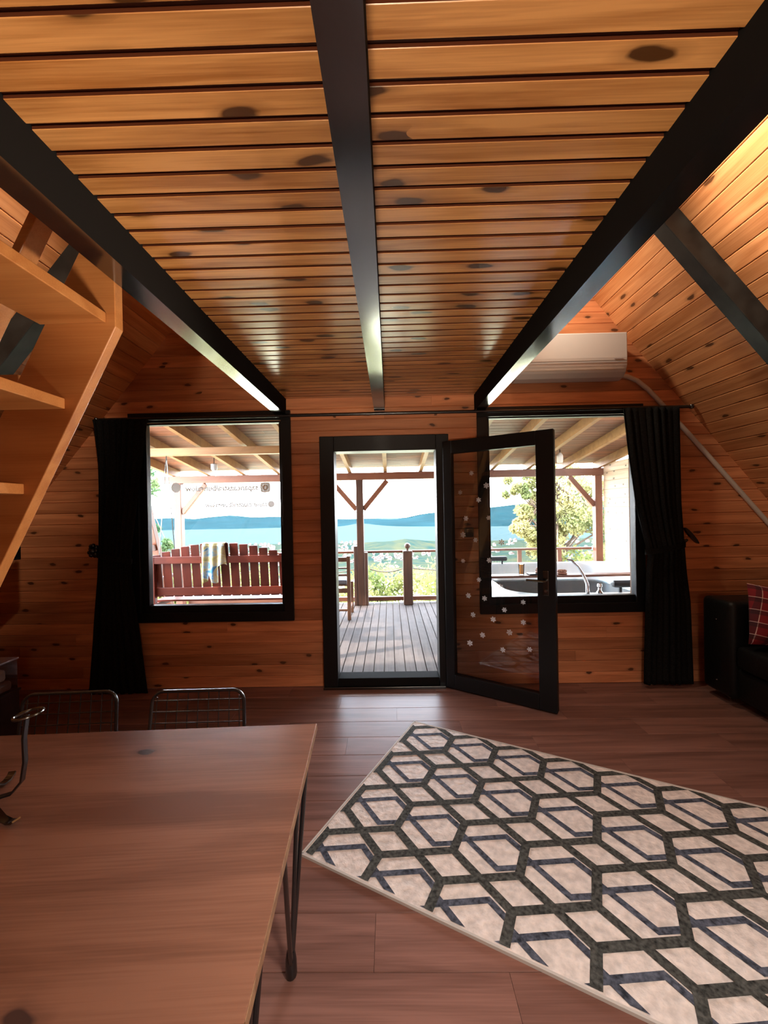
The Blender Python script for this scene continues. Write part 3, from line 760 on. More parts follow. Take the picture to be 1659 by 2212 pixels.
# board hand rail behind, parallel with the stringers
d = Vector((1, 0, K)).normalized()
p1 = Vector((-0.985, 1.51, 3.17)); p0 = p1 - d * 3.0
MB().bar(p0, p1, 0.075, 0.034, up=(-K, 0, 1)).build('handrail', 'stair_pine', st, bevel=0.003)
for q in (0.75, 1.7):
    c = p0 + d * q
    MB().box(c.x, c.x + 0.24, 1.463, 1.483, c.z - 0.05, c.z).build('handrail_bracket', 'stair_pine', st)

# ---------------------------------------------------------------- dining table (built round its far right corner)
tb = thing('dining_table', (0, 0, 0), 'brown wood-grain dining table on black hairpin legs', 'table')
TZ = 0.75
MB().box(-1.35, 0.0, -0.838, 0.0, TZ - 0.024, TZ).build('tabletop', 'table_wood', tb, bevel=0.0015)
MB().box(0.0, 0.0016, -0.837, -0.001, TZ - 0.0235, TZ - 0.0005).build('edge_band', 'table_edge', tb)
def hairpin(cx, cy, sx, sy):
    m = MB()
    f = (cx - sx * 0.08, cy - sy * 0.125, 0.010)
    a = (cx - sx * 0.018, cy - sy * 0.10, TZ - 0.026); b = (cx - sx * 0.040, cy - sy * 0.135, TZ - 0.026); c = (cx - sx * 0.05, cy - sy * 0.36, TZ - 0.026)
    for q in (a, b, c):
        m.tube([(f[0], f[1], f[2] + 0.012), q], 0.0075, 8)
    o = m.build('hairpin_leg', 'black_metal', tb, smooth=True)
    MB().lathe([(0.008, -0.009), (0.017, -0.006), (0.019, 0.004), (0.018, 0.045), (0.013, 0.075), (0.006, 0.082)], f, 12).build('foot', 'black_metal', o, smooth=True)
    MB().box(cx - sx * 0.06 - 0.03, cx - sx * 0.06 + 0.045 * 1, cy - sy * 0.24 - 0.16, cy - sy * 0.24 + 0.16, TZ - 0.028, TZ - 0.0245).build('mounting_plate', 'black_metal', o)
hairpin(0.0, 0.0, 1, 1); hairpin(0.0, -0.838, 1, -1); hairpin(-1.35, 0.0, -1, 1); hairpin(-1.35, -0.838, -1, -1)
tb.location = (-0.272, 1.427, 0); tb.rotation_euler = (0, 0, math.radians(3.0))

# bent metal holder standing on the table
hs_ = thing('glass_holder', (-1.02, 1.0, 0.7505), 'bent black metal holder with ring tops standing on the dining table', 'holder')
def strap(m, pts, wd, th, side):
    pts = [Vector(p) for p in pts]; s_ = Vector(side).normalized(); k0 = len(m.v); n = len(pts)
    for i, p in enumerate(pts):
        d_ = (pts[min(i + 1, n - 1)] - pts[max(i - 1, 0)]).normalized(); u = d_.cross(s_).normalized()
        for a, b in ((-1, -1), (1, -1), (1, 1), (-1, 1)): m.v.append(tuple(p + s_ * (a * wd / 2) + u * (b * th / 2)))
    for i in range(n - 1):
        for j in range(4):
            a = k0 + i * 4 + j; b = k0 + i * 4 + (j + 1) % 4; m.f.append((a, b, b + 4, a + 4))
    m.f.append((k0 + 3, k0 + 2, k0 + 1, k0)); m.f.append(tuple(k0 + (n - 1) * 4 + j for j in range(4)))
c0 = Vector((-1.064, 1.01, 0.752))
for k_, ang in enumerate((0.15, 2.25, 4.35)):
    d_ = Vector((math.cos(ang), math.sin(ang), 0)); q_ = Vector((-d_.y, d_.x, 0))
    P_ = lambda r_, z_: c0 + d_ * r_ + Vector((0, 0, z_))
    m = MB(); strap(m, [P_(0.005, 0.035), P_(0.04, 0.030), P_(0.085, 0.040), P_(0.110, 0.07), P_(0.118, 0.12), P_(0.117, 0.18), P_(0.122, 0.215), P_(0.125, 0.238)], 0.014, 0.005, q_)
    a_ = m.build('arm', 'black_metal', hs_, smooth=True)
    rg_ = MB().tube([P_(0.128, 0.240) + d_ * (0.030 * math.cos(t_)) + q_ * (0.030 * math.sin(t_)) + Vector((0, 0, 0.004 * math.cos(t_))) for t_ in [2 * math.pi * i / 28 for i in range(28)]], 0.0035, 8, closed=True)
    rg_.build('ring', 'dark_chrome', a_, smooth=True)
    ang2 = ang - 0.42; d2 = Vector((math.cos(ang2), math.sin(ang2), 0)); q2 = Vector((-d2.y, d2.x, 0)); P2 = lambda r_, z_: c0 + d2 * r_ + Vector((0, 0, z_))
    m = MB(); strap(m, [P2(0.0, 0.036), P2(0.04, 0.034), P2(0.075, 0.022), P2(0.10, 0.006), P2(0.125, 0.0025), P2(0.142, 0.006), P2(0.15, 0.012)], 0.018, 0.004, q2)
    m.build('foot', 'dark_chrome', hs_, smooth=True)
MB().lathe([(0.02, 0.028), (0.024, 0.032), (0.02, 0.04)], tuple(c0), 14).build('hub', 'black_metal', hs_, smooth=True)

# ---------------------------------------------------------------- wire chairs
def wire_chair(label):
    root = thing('wire_chair', (0, 0, 0), label, 'chair', 'wire chairs behind the table')
    # local: chair faces -y, back at +y
    def arc(c, r, a0, a1, n=6): return [(c[0] + r * math.cos(a0 + (a1 - a0) * i / n), c[1] + r * math.sin(a0 + (a1 - a0) * i / n)) for i in range(n + 1)]
    W2, SH, BH = 0.185, 0.455, 0.775
    out2 = [(-W2 - 0.012, SH - 0.02)] + arc((-W2 + 0.045, BH - 0.045), 0.045, math.pi, math.pi / 2) + arc((W2 - 0.045, BH - 0.045), 0.045, math.pi / 2, 0) + [(W2 + 0.012, SH - 0.02)]
    def bp(x, z_): return (x, 0.19 + (z_ - SH) * 0.16, z_)
    MB().tube([bp(x, z_) for x, z_ in out2], 0.0065, 8).build('back_frame', 'black_metal', root, smooth=True)
    m = MB()
    for i in range(9):
        x = -W2 + 0.02 + (2 * W2 - 0.04) * i / 8; m.tube([bp(x * 1.06, SH), bp(x, BH - 0.001 - (0.02 if i in (0, 8) else 0))], 0.0022, 6)
    for i in range(7):
        z_ = SH + 0.03 + (BH - SH - 0.065) * i / 6; m.tube([bp(-W2 - 0.004, z_), bp(W2 + 0.004, z_)], 0.0022, 6)
    m.build('back_grid', 'black_metal', root, smooth=True)
    m = MB()
    seat = [(-W2 - 0.012, 0.185), (-W2 - 0.012, -0.19), (-W2 + 0.03, -0.225), (W2 - 0.03, -0.225), (W2 + 0.012, -0.19), (W2 + 0.012, 0.185)]
    m.tube([(x, y_, SH) for x, y_ in seat], 0.0065, 8)
    m.build('seat_frame', 'black_metal', root, smooth=True)
    m = MB()
    for i in range(9):
        x = -W2 + 0.02 + (2 * W2 - 0.04) * i / 8; m.tube([(x, -0.222, SH), (x, 0.19, SH)], 0.0022, 6)
    for i in range(8):
        y_ = -0.18 + 0.36 * i / 7; m.tube([(-W2 - 0.01, y_, SH), (W2 + 0.01, y_, SH)], 0.0022, 6)
    m.build('seat_grid', 'black_metal', root, smooth=True)
    for sx in (-1, 1):
        for y0, y1 in ((-0.18, -0.20), (0.17, 0.21)):
            MB().tube([(sx * (W2 + 0.005), y0, SH), (sx * (W2 + 0.015), y1, 0.001)], 0.0075, 8).build('leg', 'black_metal', root, smooth=True)
    return root
c2 = wire_chair('black wire-grid chair standing nearer the door behind the table')
c1 = copy_tree(c2)
tag(c1, 'black wire-grid chair behind the table and the metal holder, farther from the door')
c2.location = (-0.785, 1.405, 0); c2.rotation_euler = (0, 0, math.radians(2))
c1.location = (-1.30, 1.40, 0); c1.rotation_euler = (0, 0, math.radians(4))

# ---------------------------------------------------------------- rug with interlaced hexagons
T0 = Vector((0.143, 2.846)); ru = Vector((-0.4535, -0.8913)).normalized(); rv = Vector((0.8913, -0.4535))
RU, RV = 1.222, 1.87
rug = thing('rug', (T0.x + ru.x * RU / 2 + rv.x * RV / 2, T0.y + ru.y * RU / 2 + rv.y * RV / 2, 0.0), 'cream rug with dark interlaced hexagon lines lying on the floor', 'rug')
rot = Matrix(((rv.x, -ru.x, 0), (rv.y, -ru.y, 0), (0, 0, 1)))
def rl(u, v, z_): return (v - RV / 2, RU / 2 - u, z_)     # local rug coordinates: x along the length
nu_, nv_ = 60, 90
vs = []; fs = []
rz = random.Random(4)
for j in range(nu_ + 1):
    for i in range(nv_ + 1):
        u = RU * j / nu_; v = RV * i / nv_
        vs.append(rl(u, v, 0.0085 + 0.0009 * math.sin(u * 9 + 2 * math.sin(v * 5)) + 0.0006 * math.sin(v * 17 + u * 5)))
for j in range(nu_):
    for i in range(nv_):
        a = j * (nv_ + 1) + i; fs.append((a, a + 1, a + nv_ + 2, a + nv_ + 1))
k0 = len(vs)
m = MB().add(vs, fs)
def rugpart(m_, name, mat, smooth=False):
    return link_mesh(name, m_.mesh(name, (0, 0, 0), smooth), mat, rug)
rugpart(m, 'pile', 'rug_cream', True)
rugpart(MB().box(-RV / 2, RV / 2, -RU / 2, RU / 2, 0.0005, 0.0065), 'backing', 'rug_edge')
mb = MB()
for a, b in (((0, 0), (0, RV)), ((RU, 0), (RU, RV)), ((0, 0), (RU, 0)), ((0, RV), (RU, RV))):
    mb.bar(rl(a[0], a[1], 0.0055), rl(b[0], b[1], 0.0055), 0.009, 0.011)
rugpart(mb, 'bound_edge', 'rug_edge')
def clip(poly, lo_u, hi_u, lo_v, hi_v):
    for ax, lim, sg in ((0, lo_u, 1), (0, hi_u, -1), (1, lo_v, 1), (1, hi_v, -1)):
        outp = []
        for i in range(len(poly)):
            p, q = poly[i - 1], poly[i]
            ip, iq = (p[ax] - lim) * sg >= 0, (q[ax] - lim) * sg >= 0
            if ip != iq:
                t_ = (lim - p[ax]) / (q[ax] - p[ax]); outp.append((p[0] + (q[0] - p[0]) * t_, p[1] + (q[1] - p[1]) * t_))
            if iq: outp.append(q)
        poly = outp
        if len(poly) < 3: return []
    return poly
def strip2(p, q, wd, ext):
    dx, dy = q[0] - p[0], q[1] - p[1]; L = math.hypot(dx, dy); dx /= L; dy /= L
    p = (p[0] - dx * ext, p[1] - dy * ext); q = (q[0] + dx * ext, q[1] + dy * ext); nx, ny = -dy * wd / 2, dx * wd / 2
    return [(p[0] + nx, p[1] + ny), (p[0] - nx, p[1] - ny), (q[0] - nx, q[1] - ny), (q[0] + nx, q[1] + ny)]
md, mbl = MB(), MB()
HS = 0.1603
def lay(mm, p, q, wd, z_, ext):
    L = math.hypot(q[0] - p[0], q[1] - p[1]); nseg = max(1, int(L / 0.03))
    pl = clip(strip2(p, q, wd, ext), 0.012, RU - 0.012, 0.012, RV - 0.012)
    if pl: mm.add([rl(u, v, z_) for u, v in pl], [tuple(range(len(pl)))])
for mcol in range(-3, 3):
    for nrow in range(-3, 8):
        cu = 0.829 + mcol * 0.334; cv = 0.445 + nrow * 0.2768
        Cc = lambda a, b: (cu + a, cv + b)
        h = 0.1384
        A_, B_, C_, D_, E_, F_ = Cc(-0.085, -h), Cc(-0.167, 0), Cc(-0.085, h), Cc(0.085, h), Cc(0.167, 0), Cc(0.085, -h)
        lay(md, A_, F_, 0.037, 0.0112, 0.014)
        for k_, (p_, q_) in enumerate(((A_, B_), (B_, C_), (D_, E_), (E_, F_))): lay(md, p_, q_, 0.036, 0.01122 + 0.00003 * k_, 0.012)
        for s_ in (1, -1):
            zz = 0.0106 if s_ > 0 else 0.01065
            lay(mbl, Cc(s_ * 0.022, -h), Cc(-s_ * 0.092, 0.052), 0.026, zz, 0.008)
            lay(mbl, Cc(-s_ * 0.092, 0.052), Cc(-s_ * 0.042, h), 0.026, zz + 0.0001, 0.008)
rugpart(md, 'hexagon_lines', 'rug_dark')['kind'] = 'stuff'
rugpart(mbl, 'inner_hexagon_lines', 'rug_blue')['kind'] = 'stuff'
rug.rotation_euler = rot.to_euler()

# ---------------------------------------------------------------- sofa with plaid cushion
def soft(m, name, parent, lev=2):
    o = m.build(name, 'leather', parent, bevel=0.04, seg=3)
    o.data.polygons.foreach_set('use_smooth', [True] * len(o.data.polygons))
    return o
sofa = thing('sofa', (2.9, 2.4, 0), 'black leather sofa standing along the right wall beside the curtain', 'sofa')
soft(MB().box(2.50, 3.30, 1.42, 3.24, 0.06, 0.30), 'base', sofa)
soft(MB().box(2.46, 3.36, 2.98, 3.27, 0.06, 0.775), 'armrest', sofa)
soft(MB().box(2.46, 3.36, 1.40, 1.66, 0.06, 0.72), 'armrest', sofa)
soft(MB().box(3.08, 3.37, 1.66, 2.975, 0.25, 0.92), 'backrest', sofa)
for a, b in ((1.67, 2.315), (2.325, 2.972)):
    soft(MB().box(2.47, 3.10, a, b, 0.301, 0.47), 'seat_cushion', sofa)
    soft(MB().box(2.93, 3.10, a, b, 0.472, 0.86), 'back_cushion', sofa)
for x in (2.58, 3.25):
    for y_ in (1.5, 3.15): MB().lathe([(0.022, 0.0), (0.026, 0.04), (0.028, 0.065)], (x, y_, 0.0005), 10).build('foot', 'chrome', sofa, smooth=True)
for y_, z_ in ((3.12, 0.62), (3.12, 0.16)):
    MB().lathe([(0.001, -0.006), (0.006, -0.003), (0.006, 0.003), (0.001, 0.006)], (2.459, y_, z_), 8).build('stud', 'chrome', sofa, smooth=True)
def pillow(sz, th, n=18):
    vs, fs = [], []
    for s_ in (1, -1):
        for j in range(n + 1):
            for i in range(n + 1):
                u, v = -1 + 2 * i / n, -1 + 2 * j / n
                pin = 1 - 0.07 * (u * u * v * v) * 0; k_ = (1 - u ** 4) ** 0.6 * (1 - v ** 4) ** 0.6
                e_ = 1 - 0.06 * (1 - abs(u) ** 2) * abs(v) ** 6 - 0.06 * (1 - abs(v) ** 2) * abs(u) ** 6
                vs.append((u * sz / 2 * e_, v * sz / 2 * e_, s_ * th / 2 * k_))
        k0 = (n + 1) ** 2 * (0 if s_ > 0 else 1)
        for j in range(n):
            for i in range(n):
                a = k0 + j * (n + 1) + i; q = (a, a + 1, a + n + 2, a + n + 1); fs.append(q if s_ > 0 else q[::-1])
    return MB().add(vs, fs)
pil = link_mesh('throw_cushion', pillow(0.42, 0.14).mesh('throw_cushion', (0, 0, 0), True), 'plaid')
pil.location = (2.70, 2.845, 0.70); pil.rotation_euler = (math.radians(78), math.radians(6), math.radians(-12))
tag(pil, 'red plaid throw cushion leaning against the arm of the black sofa', 'cushion')

# ---------------------------------------------------------------- screen and low bench at the left
tv = thing('television', (-2.92, 2.6, 1.18), 'black flat screen hanging on the left side behind the stair', 'television')
a = Vector((-2.775, 3.02)); b = Vector((-3.02, 2.25)); d2 = (a - b).normalized(); nrm = Vector((d2.y, -d2.x))
m = MB(); q = [a, b, b - nrm * 0.04, a - nrm * 0.04]
m.prism([(p.x, p.y) for p in q], 2, 1.175, 1.52).build('casing', 'black_frame', tv, bevel=0.004)
ins = [a - d2 * 0.012 + nrm * 0.001, b + d2 * 0.012 + nrm * 0.001, b + d2 * 0.012 - nrm * 0.0, a - d2 * 0.012 - nrm * 0.0]
MB().prism([(p.x, p.y) for p in ins], 2, 1.19, 1.51).build('screen', 'screen_black', tv)
mid = (a + b) / 2 - nrm * 0.04
MB().tube([(mid.x, mid.y, 1.42), (-half(1.42) + AX + 0.002, mid.y, 1.42)], 0.02, 8).build('wall_arm', 'black_metal', tv)
MB().bar((a.x + nrm.x * 0.002 - d2.x * 0.03, a.y + nrm.y * 0.002 - d2.y * 0.03, 1.181), (b.x + nrm.x * 0.002, b.y + nrm.y * 0.002, 1.181), 0.003, 0.006).build('bottom_trim', 'dark_chrome', tv)
lb = thing('low_cabinet', (-2.85, 2.65, 0), 'low dark cabinet at the left wall carrying the plastic box', 'cabinet')
MB().box(-3.25, -2.525, 2.32, 2.71, 0.02, 0.325).build('body', 'dark_wood', lb, bevel=0.004)
MB().box(-3.26, -2.52, 2.31, 2.72, 0.3255, 0.342).build('top', 'dark_wood', lb, bevel=0.003)
MB().box(-3.2, -2.60, 2.38, 2.66, 0.0005, 0.02).build('plinth', 'slab', lb)
bx = thing('storage_box', (-2.57, 2.62, 0.343), 'clear plastic box with pale contents standing on the low cabinet', 'box')
MB().box(-2.76, -2.527, 2.46, 2.70, 0.3432, 0.540).build('shell', 'clear_plastic', bx)
MB().box(-2.74, -2.54, 2.48, 2.68, 0.346, 0.41).build('folded_cloth', 'box_plastic', bx, bevel=0.02)
MB().box(-2.73, -2.56, 2.49, 2.66, 0.411, 0.49).build('folded_cloth', 'tissue', bx, bevel=0.02)
MB().box(-2.768, -2.520, 2.452, 2.708, 0.5403, 0.552).build('lid', 'box_plastic', bx, bevel=0.003)

# ================================================================= OUTSIDE
# deck
dk = MB().box(-4.3, 4.3, WY + 0.135, 6.66, -0.16, -0.052).build('deck', 'slab'); tag(dk, kind='structure')
prof = boxprof(0.0925, 0.028)
x = -4.25
while x < 4.2:
    ex = rnd.uniform(-0.012, 0.02)
    l2 = (6.70 + round(ex, 2) - (WY + 0.132)) / 2
    put('deck_board', plank_mesh(-l2, l2, -l2, l2, prof, 'deck_wood', 'd'), frame((0, 1, 0), (-1, 0, 0), (0, 0, 1), (x, WY + 0.132 + l2, -0.022 + rnd.uniform(-0.001, 0.001))), dk)
    x += 0.1005

# porch roof
def zr(y_): return 2.085 + 0.14 * (6.5 - y_)      # underside of the rafters
pr = thing('roof', (0, WY + 0.14, 2.3), kind='structure')
RH = 0.115
slope = Vector((0, -1, 0.14)).normalized(); dn = Vector((0, -0.14, -1)).normalized()
y = 6.64
prof = vgroove(0.100, 0.02, 0.004)
n_ = 0
while y > WY + 0.2:
    yc = y - 0.05
    c = Vector((0, yc, zr(yc) + RH + 0.0005))
    split = rnd.uniform(-2, 2)
    for a, b in ((-3.75, split - 0.001), (split + 0.001, 3.6)):
        l2 = (b - a) / 2
        o = put('roof_board', plank_mesh(-l2, l2, -l2, l2, prof, 'roof_board', 'r'), frame((1, 0, 0), slope, dn, (0, 0, 0)), pr)
        mt = frame((1, 0, 0), slope, dn, ((a + b) / 2, c.y, c.z)); mt = Matrix.Translation(-wloc(pr)) @ mt; o.matrix_local = mt
    y -= 0.099
MB().add([(-3.75, WY + 0.14, zr(WY + 0.14) + RH + 0.021), (3.6, WY + 0.14, zr(WY + 0.14) + RH + 0.021), (3.6, 6.64, zr(6.64) + RH + 0.021), (-3.75, 6.64, zr(6.64) + RH + 0.021),
          (-3.75, WY + 0.14, zr(WY + 0.14) + RH + 0.06), (3.6, WY + 0.14, zr(WY + 0.14) + RH + 0.06), (3.6, 6.64, zr(6.64) + RH + 0.06), (-3.75, 6.64, zr(6.64) + RH + 0.06)],
         [(3, 2, 1, 0), (4, 5, 6, 7), (0, 1, 5, 4), (1, 2, 6, 5), (2, 3, 7, 6), (3, 0, 4, 7)]).build('roof_cover', 'slab', pr)
RX = [-3.44 + 0.5633 * i for i in range(13)]
for x in RX:
    a, b = WY + 0.14, 6.63
    m = MB().add([(x - 0.0275, a, zr(a)), (x + 0.0275, a, zr(a)), (x + 0.0275, b, zr(b)), (x - 0.0275, b, zr(b)),
                  (x - 0.0275, a, zr(a) + RH), (x + 0.0275, a, zr(a) + RH), (x + 0.0275, b, zr(b) + RH), (x - 0.0275, b, zr(b) + RH)],
                 [(3, 2, 1, 0), (4, 5, 6, 7), (0, 1, 5, 4), (1, 2, 6, 5), (2, 3, 7, 6), (3, 0, 4, 7)])
    o = m.build('rafter', 'rafter_wood_y' if 'rafter_wood_y' in MATS else 'rafter_wood', pr)
# front beam, posts, braces
bm_ = MB().box(-3.62, 3.45, 6.44, 6.56, 1.972, 2.0845).build('porch_beam', 'post_wood_x', own=True)
tag(bm_, 'long reddish porch beam carrying the rafters at the deck edge', 'beam')
def post(x, label):
    p = thing('porch_post', (x, 6.5, -0.022), label, 'post', 'porch posts')
    MB().box(x - 0.055, x + 0.055, 6.445, 6.555, -0.0215, 1.9715).build('shaft', 'post_wood' if abs(x) > 1 else 'dark_post', p, bevel=0.006)
    for s_ in (-1, 1):
        if abs(x) > 1 and s_ * x > 0: continue
        MB().bar((x + s_ * 0.055, 6.5, 1.50), (x + s_ * 0.44, 6.5, 1.955), 0.07, 0.075).build('brace', 'post_wood', p, bevel=0.005)
    return p
post(-3.38, 'reddish corner porch post with one brace seen through the left window')
pm_ = post(-0.475, 'brown porch post with two braces standing straight ahead of the open door')
post(3.29, 'reddish corner porch post with one brace beside the pale partition')
for s_ in (-1, 1):
    MB().box(-0.475 + s_ * 0.0555 - (0.055 if s_ < 0 else 0), -0.475 + s_ * 0.0555 + (0.055 if s_ > 0 else 0), 6.44, 6.56, -0.0215, 0.87 + 0.05 * s_ * -1).build('side_post', 'dark_post', pm_, bevel=0.01)

# railing
rl_ = thing('deck_railing', (0, 6.55, -0.022), 'brown timber deck railing with rope along the lake side', 'railing')
MB().box(-3.3, 3.23, 6.575, 6.635, 0.795, 0.83).build('top_rail', 'post_wood_x', rl_, bevel=0.004)
MB().box(-3.3, 3.23, 6.575, 6.635, 0.02, 0.085).build('bottom_rail', 'post_wood_x', rl_, bevel=0.004)
for x in (-2.2, -1.3, 2.08, 2.72):
    MB().box(x - 0.03, x + 0.03, 6.58, 6.63, -0.0215, 0.7945).build('baluster', 'post_wood', rl_, bevel=0.004)
for a, b in ((-3.3, -2.25), (-2.15, -1.35), (-1.35, -0.6), (-0.34, 0.195), (0.345, 2.05), (2.11, 2.69)):
    MB().tube([(a + (b - a) * i / 10, 6.605, 0.53 - 0.05 * math.sin(math.pi * i / 10)) for i in range(11)], 0.009, 6).build('rope', 'rope', rl_, smooth=True)
np_ = thing('newel_post', (0.27, 6.5, -0.022), 'thick dark railing post topped with a wooden ball', 'post')
MB().box(0.195, 0.345, 6.43, 6.572, -0.0215, 0.835).build('shaft', 'dark_post', np_, bevel=0.012)
MB().lathe([(0.02, 0.0), (0.02, 0.03), (0.035, 0.04), (0.048, 0.065), (0.048, 0.085), (0.035, 0.108), (0.012, 0.12)], (0.27, 6.5, 0.8355), 14).build('ball_finial', 'dark_post', np_, smooth=True)

# lamps under the porch roof
l1 = thing('porch_lamp', (-2.5, 5.8, 2.15), 'small white lamp hanging under the porch roof above the bench', 'lamp')
MB().lathe([(0.03, 0.0), (0.045, 0.02), (0.045, 0.09), (0.02, 0.10)], (-2.5, 5.8, 2.10), 12).build('shade', 'lamp_white', l1, smooth=True)
MB().tube([(-2.5, 5.8, 2.19), (-2.5, 5.8, zr(5.8) + RH - 0.001)], 0.006, 6).build('stem', 'black_metal', l1)
l2_ = thing('porch_lamp', (2.42, 5.8, 2.12), 'small yellowish lamp under the porch roof above the tub', 'lamp')
MB().lathe([(0.035, 0.0), (0.042, 0.02), (0.042, 0.10), (0.02, 0.14)], (2.42, 5.8, 2.11), 12).build('shade', 'lamp_shade', l2_, smooth=True)
MB().tube([(2.42, 5.8, 2.24), (2.42, 5.8, zr(5.8) + RH - 0.001)], 0.006, 6).build('stem', 'black_metal', l2_)

# swing frame and hanging bench
sf = thing('garden_swing', (-1.93, 4.9, -0.022), 'timber A-frame of the garden swing with slanting legs', 'swing')
MB().box(-3.45, -0.98, 4.855, 4.945, 2.195, 2.285).build('crossbar', 'rafter_wood', sf, bevel=0.004)
for x in (-3.13, -1.08):
    for s_ in (-1, 1):
        MB().bar((x, 4.9 + s_ * 0.075, 2.24), (x, 4.9 + s_ * 0.86, 0.03), 0.085, 0.085, up=(1, 0, 0)).build('leg', 'post_wood', sf, bevel=0.004)
    MB().bar((x, 4.9 - 0.5, 1.05), (x, 4.9 + 0.5, 1.05), 0.05, 0.08).build('cross_brace', 'post_wood', sf, bevel=0.004)
sb_ = thing('swing_bench', (-1.98, 4.8, 0.45), 'dark red slatted swing bench with arched back hanging outside the left window', 'bench')
BX0, BX1 = -2.72, -1.15
def by(z_): return 4.63 - (z_ - 0.5) * 0.10          # back leans towards the house
ns = 14; pw = (BX1 - BX0 - 0.02) / ns
for i in range(ns):
    xa = BX0 + 0.01 + i * pw + 0.007; xb = xa + pw - 0.017; xm = (xa + xb) / 2
    ztop = 1.158 - 0.155 * (2 * (xm - (BX0 + BX1) / 2) / (BX1 - BX0)) ** 2
    m = MB()
    z0_, z1_ = 0.545, ztop
    m.add([(xa, by(z0_), z0_), (xb, by(z0_), z0_), (xb, by(z0_) + 0.022, z0_), (xa, by(z0_) + 0.022, z0_), (xa, by(z1_), z1_ - 0.004), (xb, by(z1_), z1_ + 0.004 * (1 if xm < -1.935 else -1)), (xb, by(z1_) + 0.022, z1_), (xa, by(z1_) + 0.022, z1_)],
          [(3, 2, 1, 0), (4, 5, 6, 7), (0, 1, 5, 4), (1, 2, 6, 5), (2, 3, 7, 6), (3, 0, 4, 7)])
    m.build('back_slat', 'bench_wood', sb_, bevel=0.003)
for za, zb in ((0.93, 1.01), (0.565, 0.655)):
    zc = (za + zb) / 2
    MB().box(BX0, BX1, by(zc) - 0.035, by(zc) - 0.0045, za, zb).build('back_rail', 'bench_wood_x', sb_, bevel=0.004)
for x in (BX0, BX1 - 0.055):
    MB().box(x, x + 0.055, 4.545, 4.60, 0.43, 1.01).build('back_post', 'bench_wood', sb_, bevel=0.004)
    MB().box(x, x + 0.055, 4.60, 5.12, 0.72, 0.755).build('armrest', 'bench_wood_x', sb_, bevel=0.004)
    MB().box(x, x + 0.055, 5.06, 5.11, 0.43, 0.7195).build('arm_post', 'bench_wood', sb_, bevel=0.004)
    MB().box(x, x + 0.055, 4.60, 5.06, 0.43, 0.48).build('side_rail', 'bench_wood_x', sb_, bevel=0.004)
for i in range(6):
    y0_ = 4.67 + i * 0.078
    MB().box(BX0, BX1, y0_, y0_ + 0.06, 0.4805, 0.502).build('seat_slat', 'bench_wood_x', sb_, bevel=0.003)
for x in (BX0 + 0.028, BX1 - 0.028):
    for y0_ in (4.66, 5.08):
        MB().tube([(x, y0_, 0.756), (x, 4.9, 2.195)], 0.006, 6).build('chain', 'dark_chrome', sb_)
# towel hung over the back
def towel():
    vs, fs = [], []; n, mrows = 26, 30
    for j in range(mrows + 1):
        t_ = j / mrows
        for i in range(n + 1):
            u = i / n
            x = -2.105 + 0.25 * u
            bot = 0.70 + (0.0 if u < 0.22 else (0.02 if u < 0.62 else 0.20)) + 0.02 * math.sin(u * 9)
            gap = 0.05 * math.exp(-((u - 0.27) / 0.05) ** 2) * 3 * max(0, t_ - 0.55)
            s_ = 1.135 - (1.135 - bot - gap) * t_
            vs.append((x + 0.03 * t_ * (u - 0.5), by(s_) - 0.040 - 0.010 * math.sin(u * 16 + 2 * t_) - 0.008, s_))
    for j in range(mrows):
        for i in range(n):
            a = j * (n + 1) + i; fs.append((a, a + 1, a + n + 2, a + n + 1))
    # part going over the top and down the far side
    k0 = len(vs)
    for j in range(8):
        t_ = j / 7
        for i in range(n + 1):
            u = i / n; x = -2.105 + 0.25 * u
            ang = min(1, t_ * 2) * math.pi
            yy = by(1.135) - 0.048 + 0.045 * (1 - math.cos(ang)); zz = 1.135 + 0.028 * math.sin(ang) - max(0, t_ - 0.5) * 0.3
            vs.append((x, yy - 0.010 * math.sin(u * 16) * (1 - t_), zz))
    for j in range(7):
        for i in range(n):
            a = k0 + j * (n + 1) + i; fs.append((a, a + 1, a + n + 2, a + n + 1))
    return MB().add(vs, fs)
tw = towel().build('towel', 'towel_print', None, smooth=True, own=True)
so = tw.modifiers.new('thick', 'SOLIDIFY'); so.thickness = 0.004
tag(tw, 'blue and yellow patterned towel hanging over the swing bench back', 'towel')

# wooden chair on the deck
ch = thing('porch_chair', (-0.8, 5.7, -0.022), 'brown wooden chair with grey seat cushion on the deck, left of the door view', 'chair')
for x in (-0.585, -0.985):
    MB().box(x - 0.024, x + 0.024, 5.60, 5.648, -0.0215, 0.86).build('rear_leg', 'chair_wood', ch, bevel=0.004)
    MB().box(x - 0.022, x + 0.022, 6.02, 6.062, -0.0215, 0.44).build('front_leg', 'chair_wood', ch, bevel=0.004)
    MB().box(x - 0.014, x + 0.014, 5.6485, 6.0195, 0.10, 0.135).build('stretcher', 'chair_wood', ch)
for za, zb in ((0.785, 0.845), (0.685, 0.705), (0.585, 0.615)):
    MB().box(-0.9605, -0.6095, 5.608, 5.634, za, zb).build('back_slat', 'chair_wood', ch, bevel=0.003)
MB().box(-0.9605, -0.6095, 5.604, 5.64, 0.355, 0.415).build('seat_rail', 'chair_wood', ch, bevel=0.003)
MB().box(-0.9605, -0.6095, 5.61, 5.632, 0.10, 0.13).build('stretcher', 'chair_wood', ch, bevel=0.003)
MB().box(-0.96, -0.61, 5.65, 6.06, 0.4405, 0.462).build('seat', 'chair_wood', ch, bevel=0.004)
MB().box(-0.955, -0.615, 5.655, 6.05, 0.4625, 0.525).build('cushion', 'grey_cushion', ch, bevel=0.02)

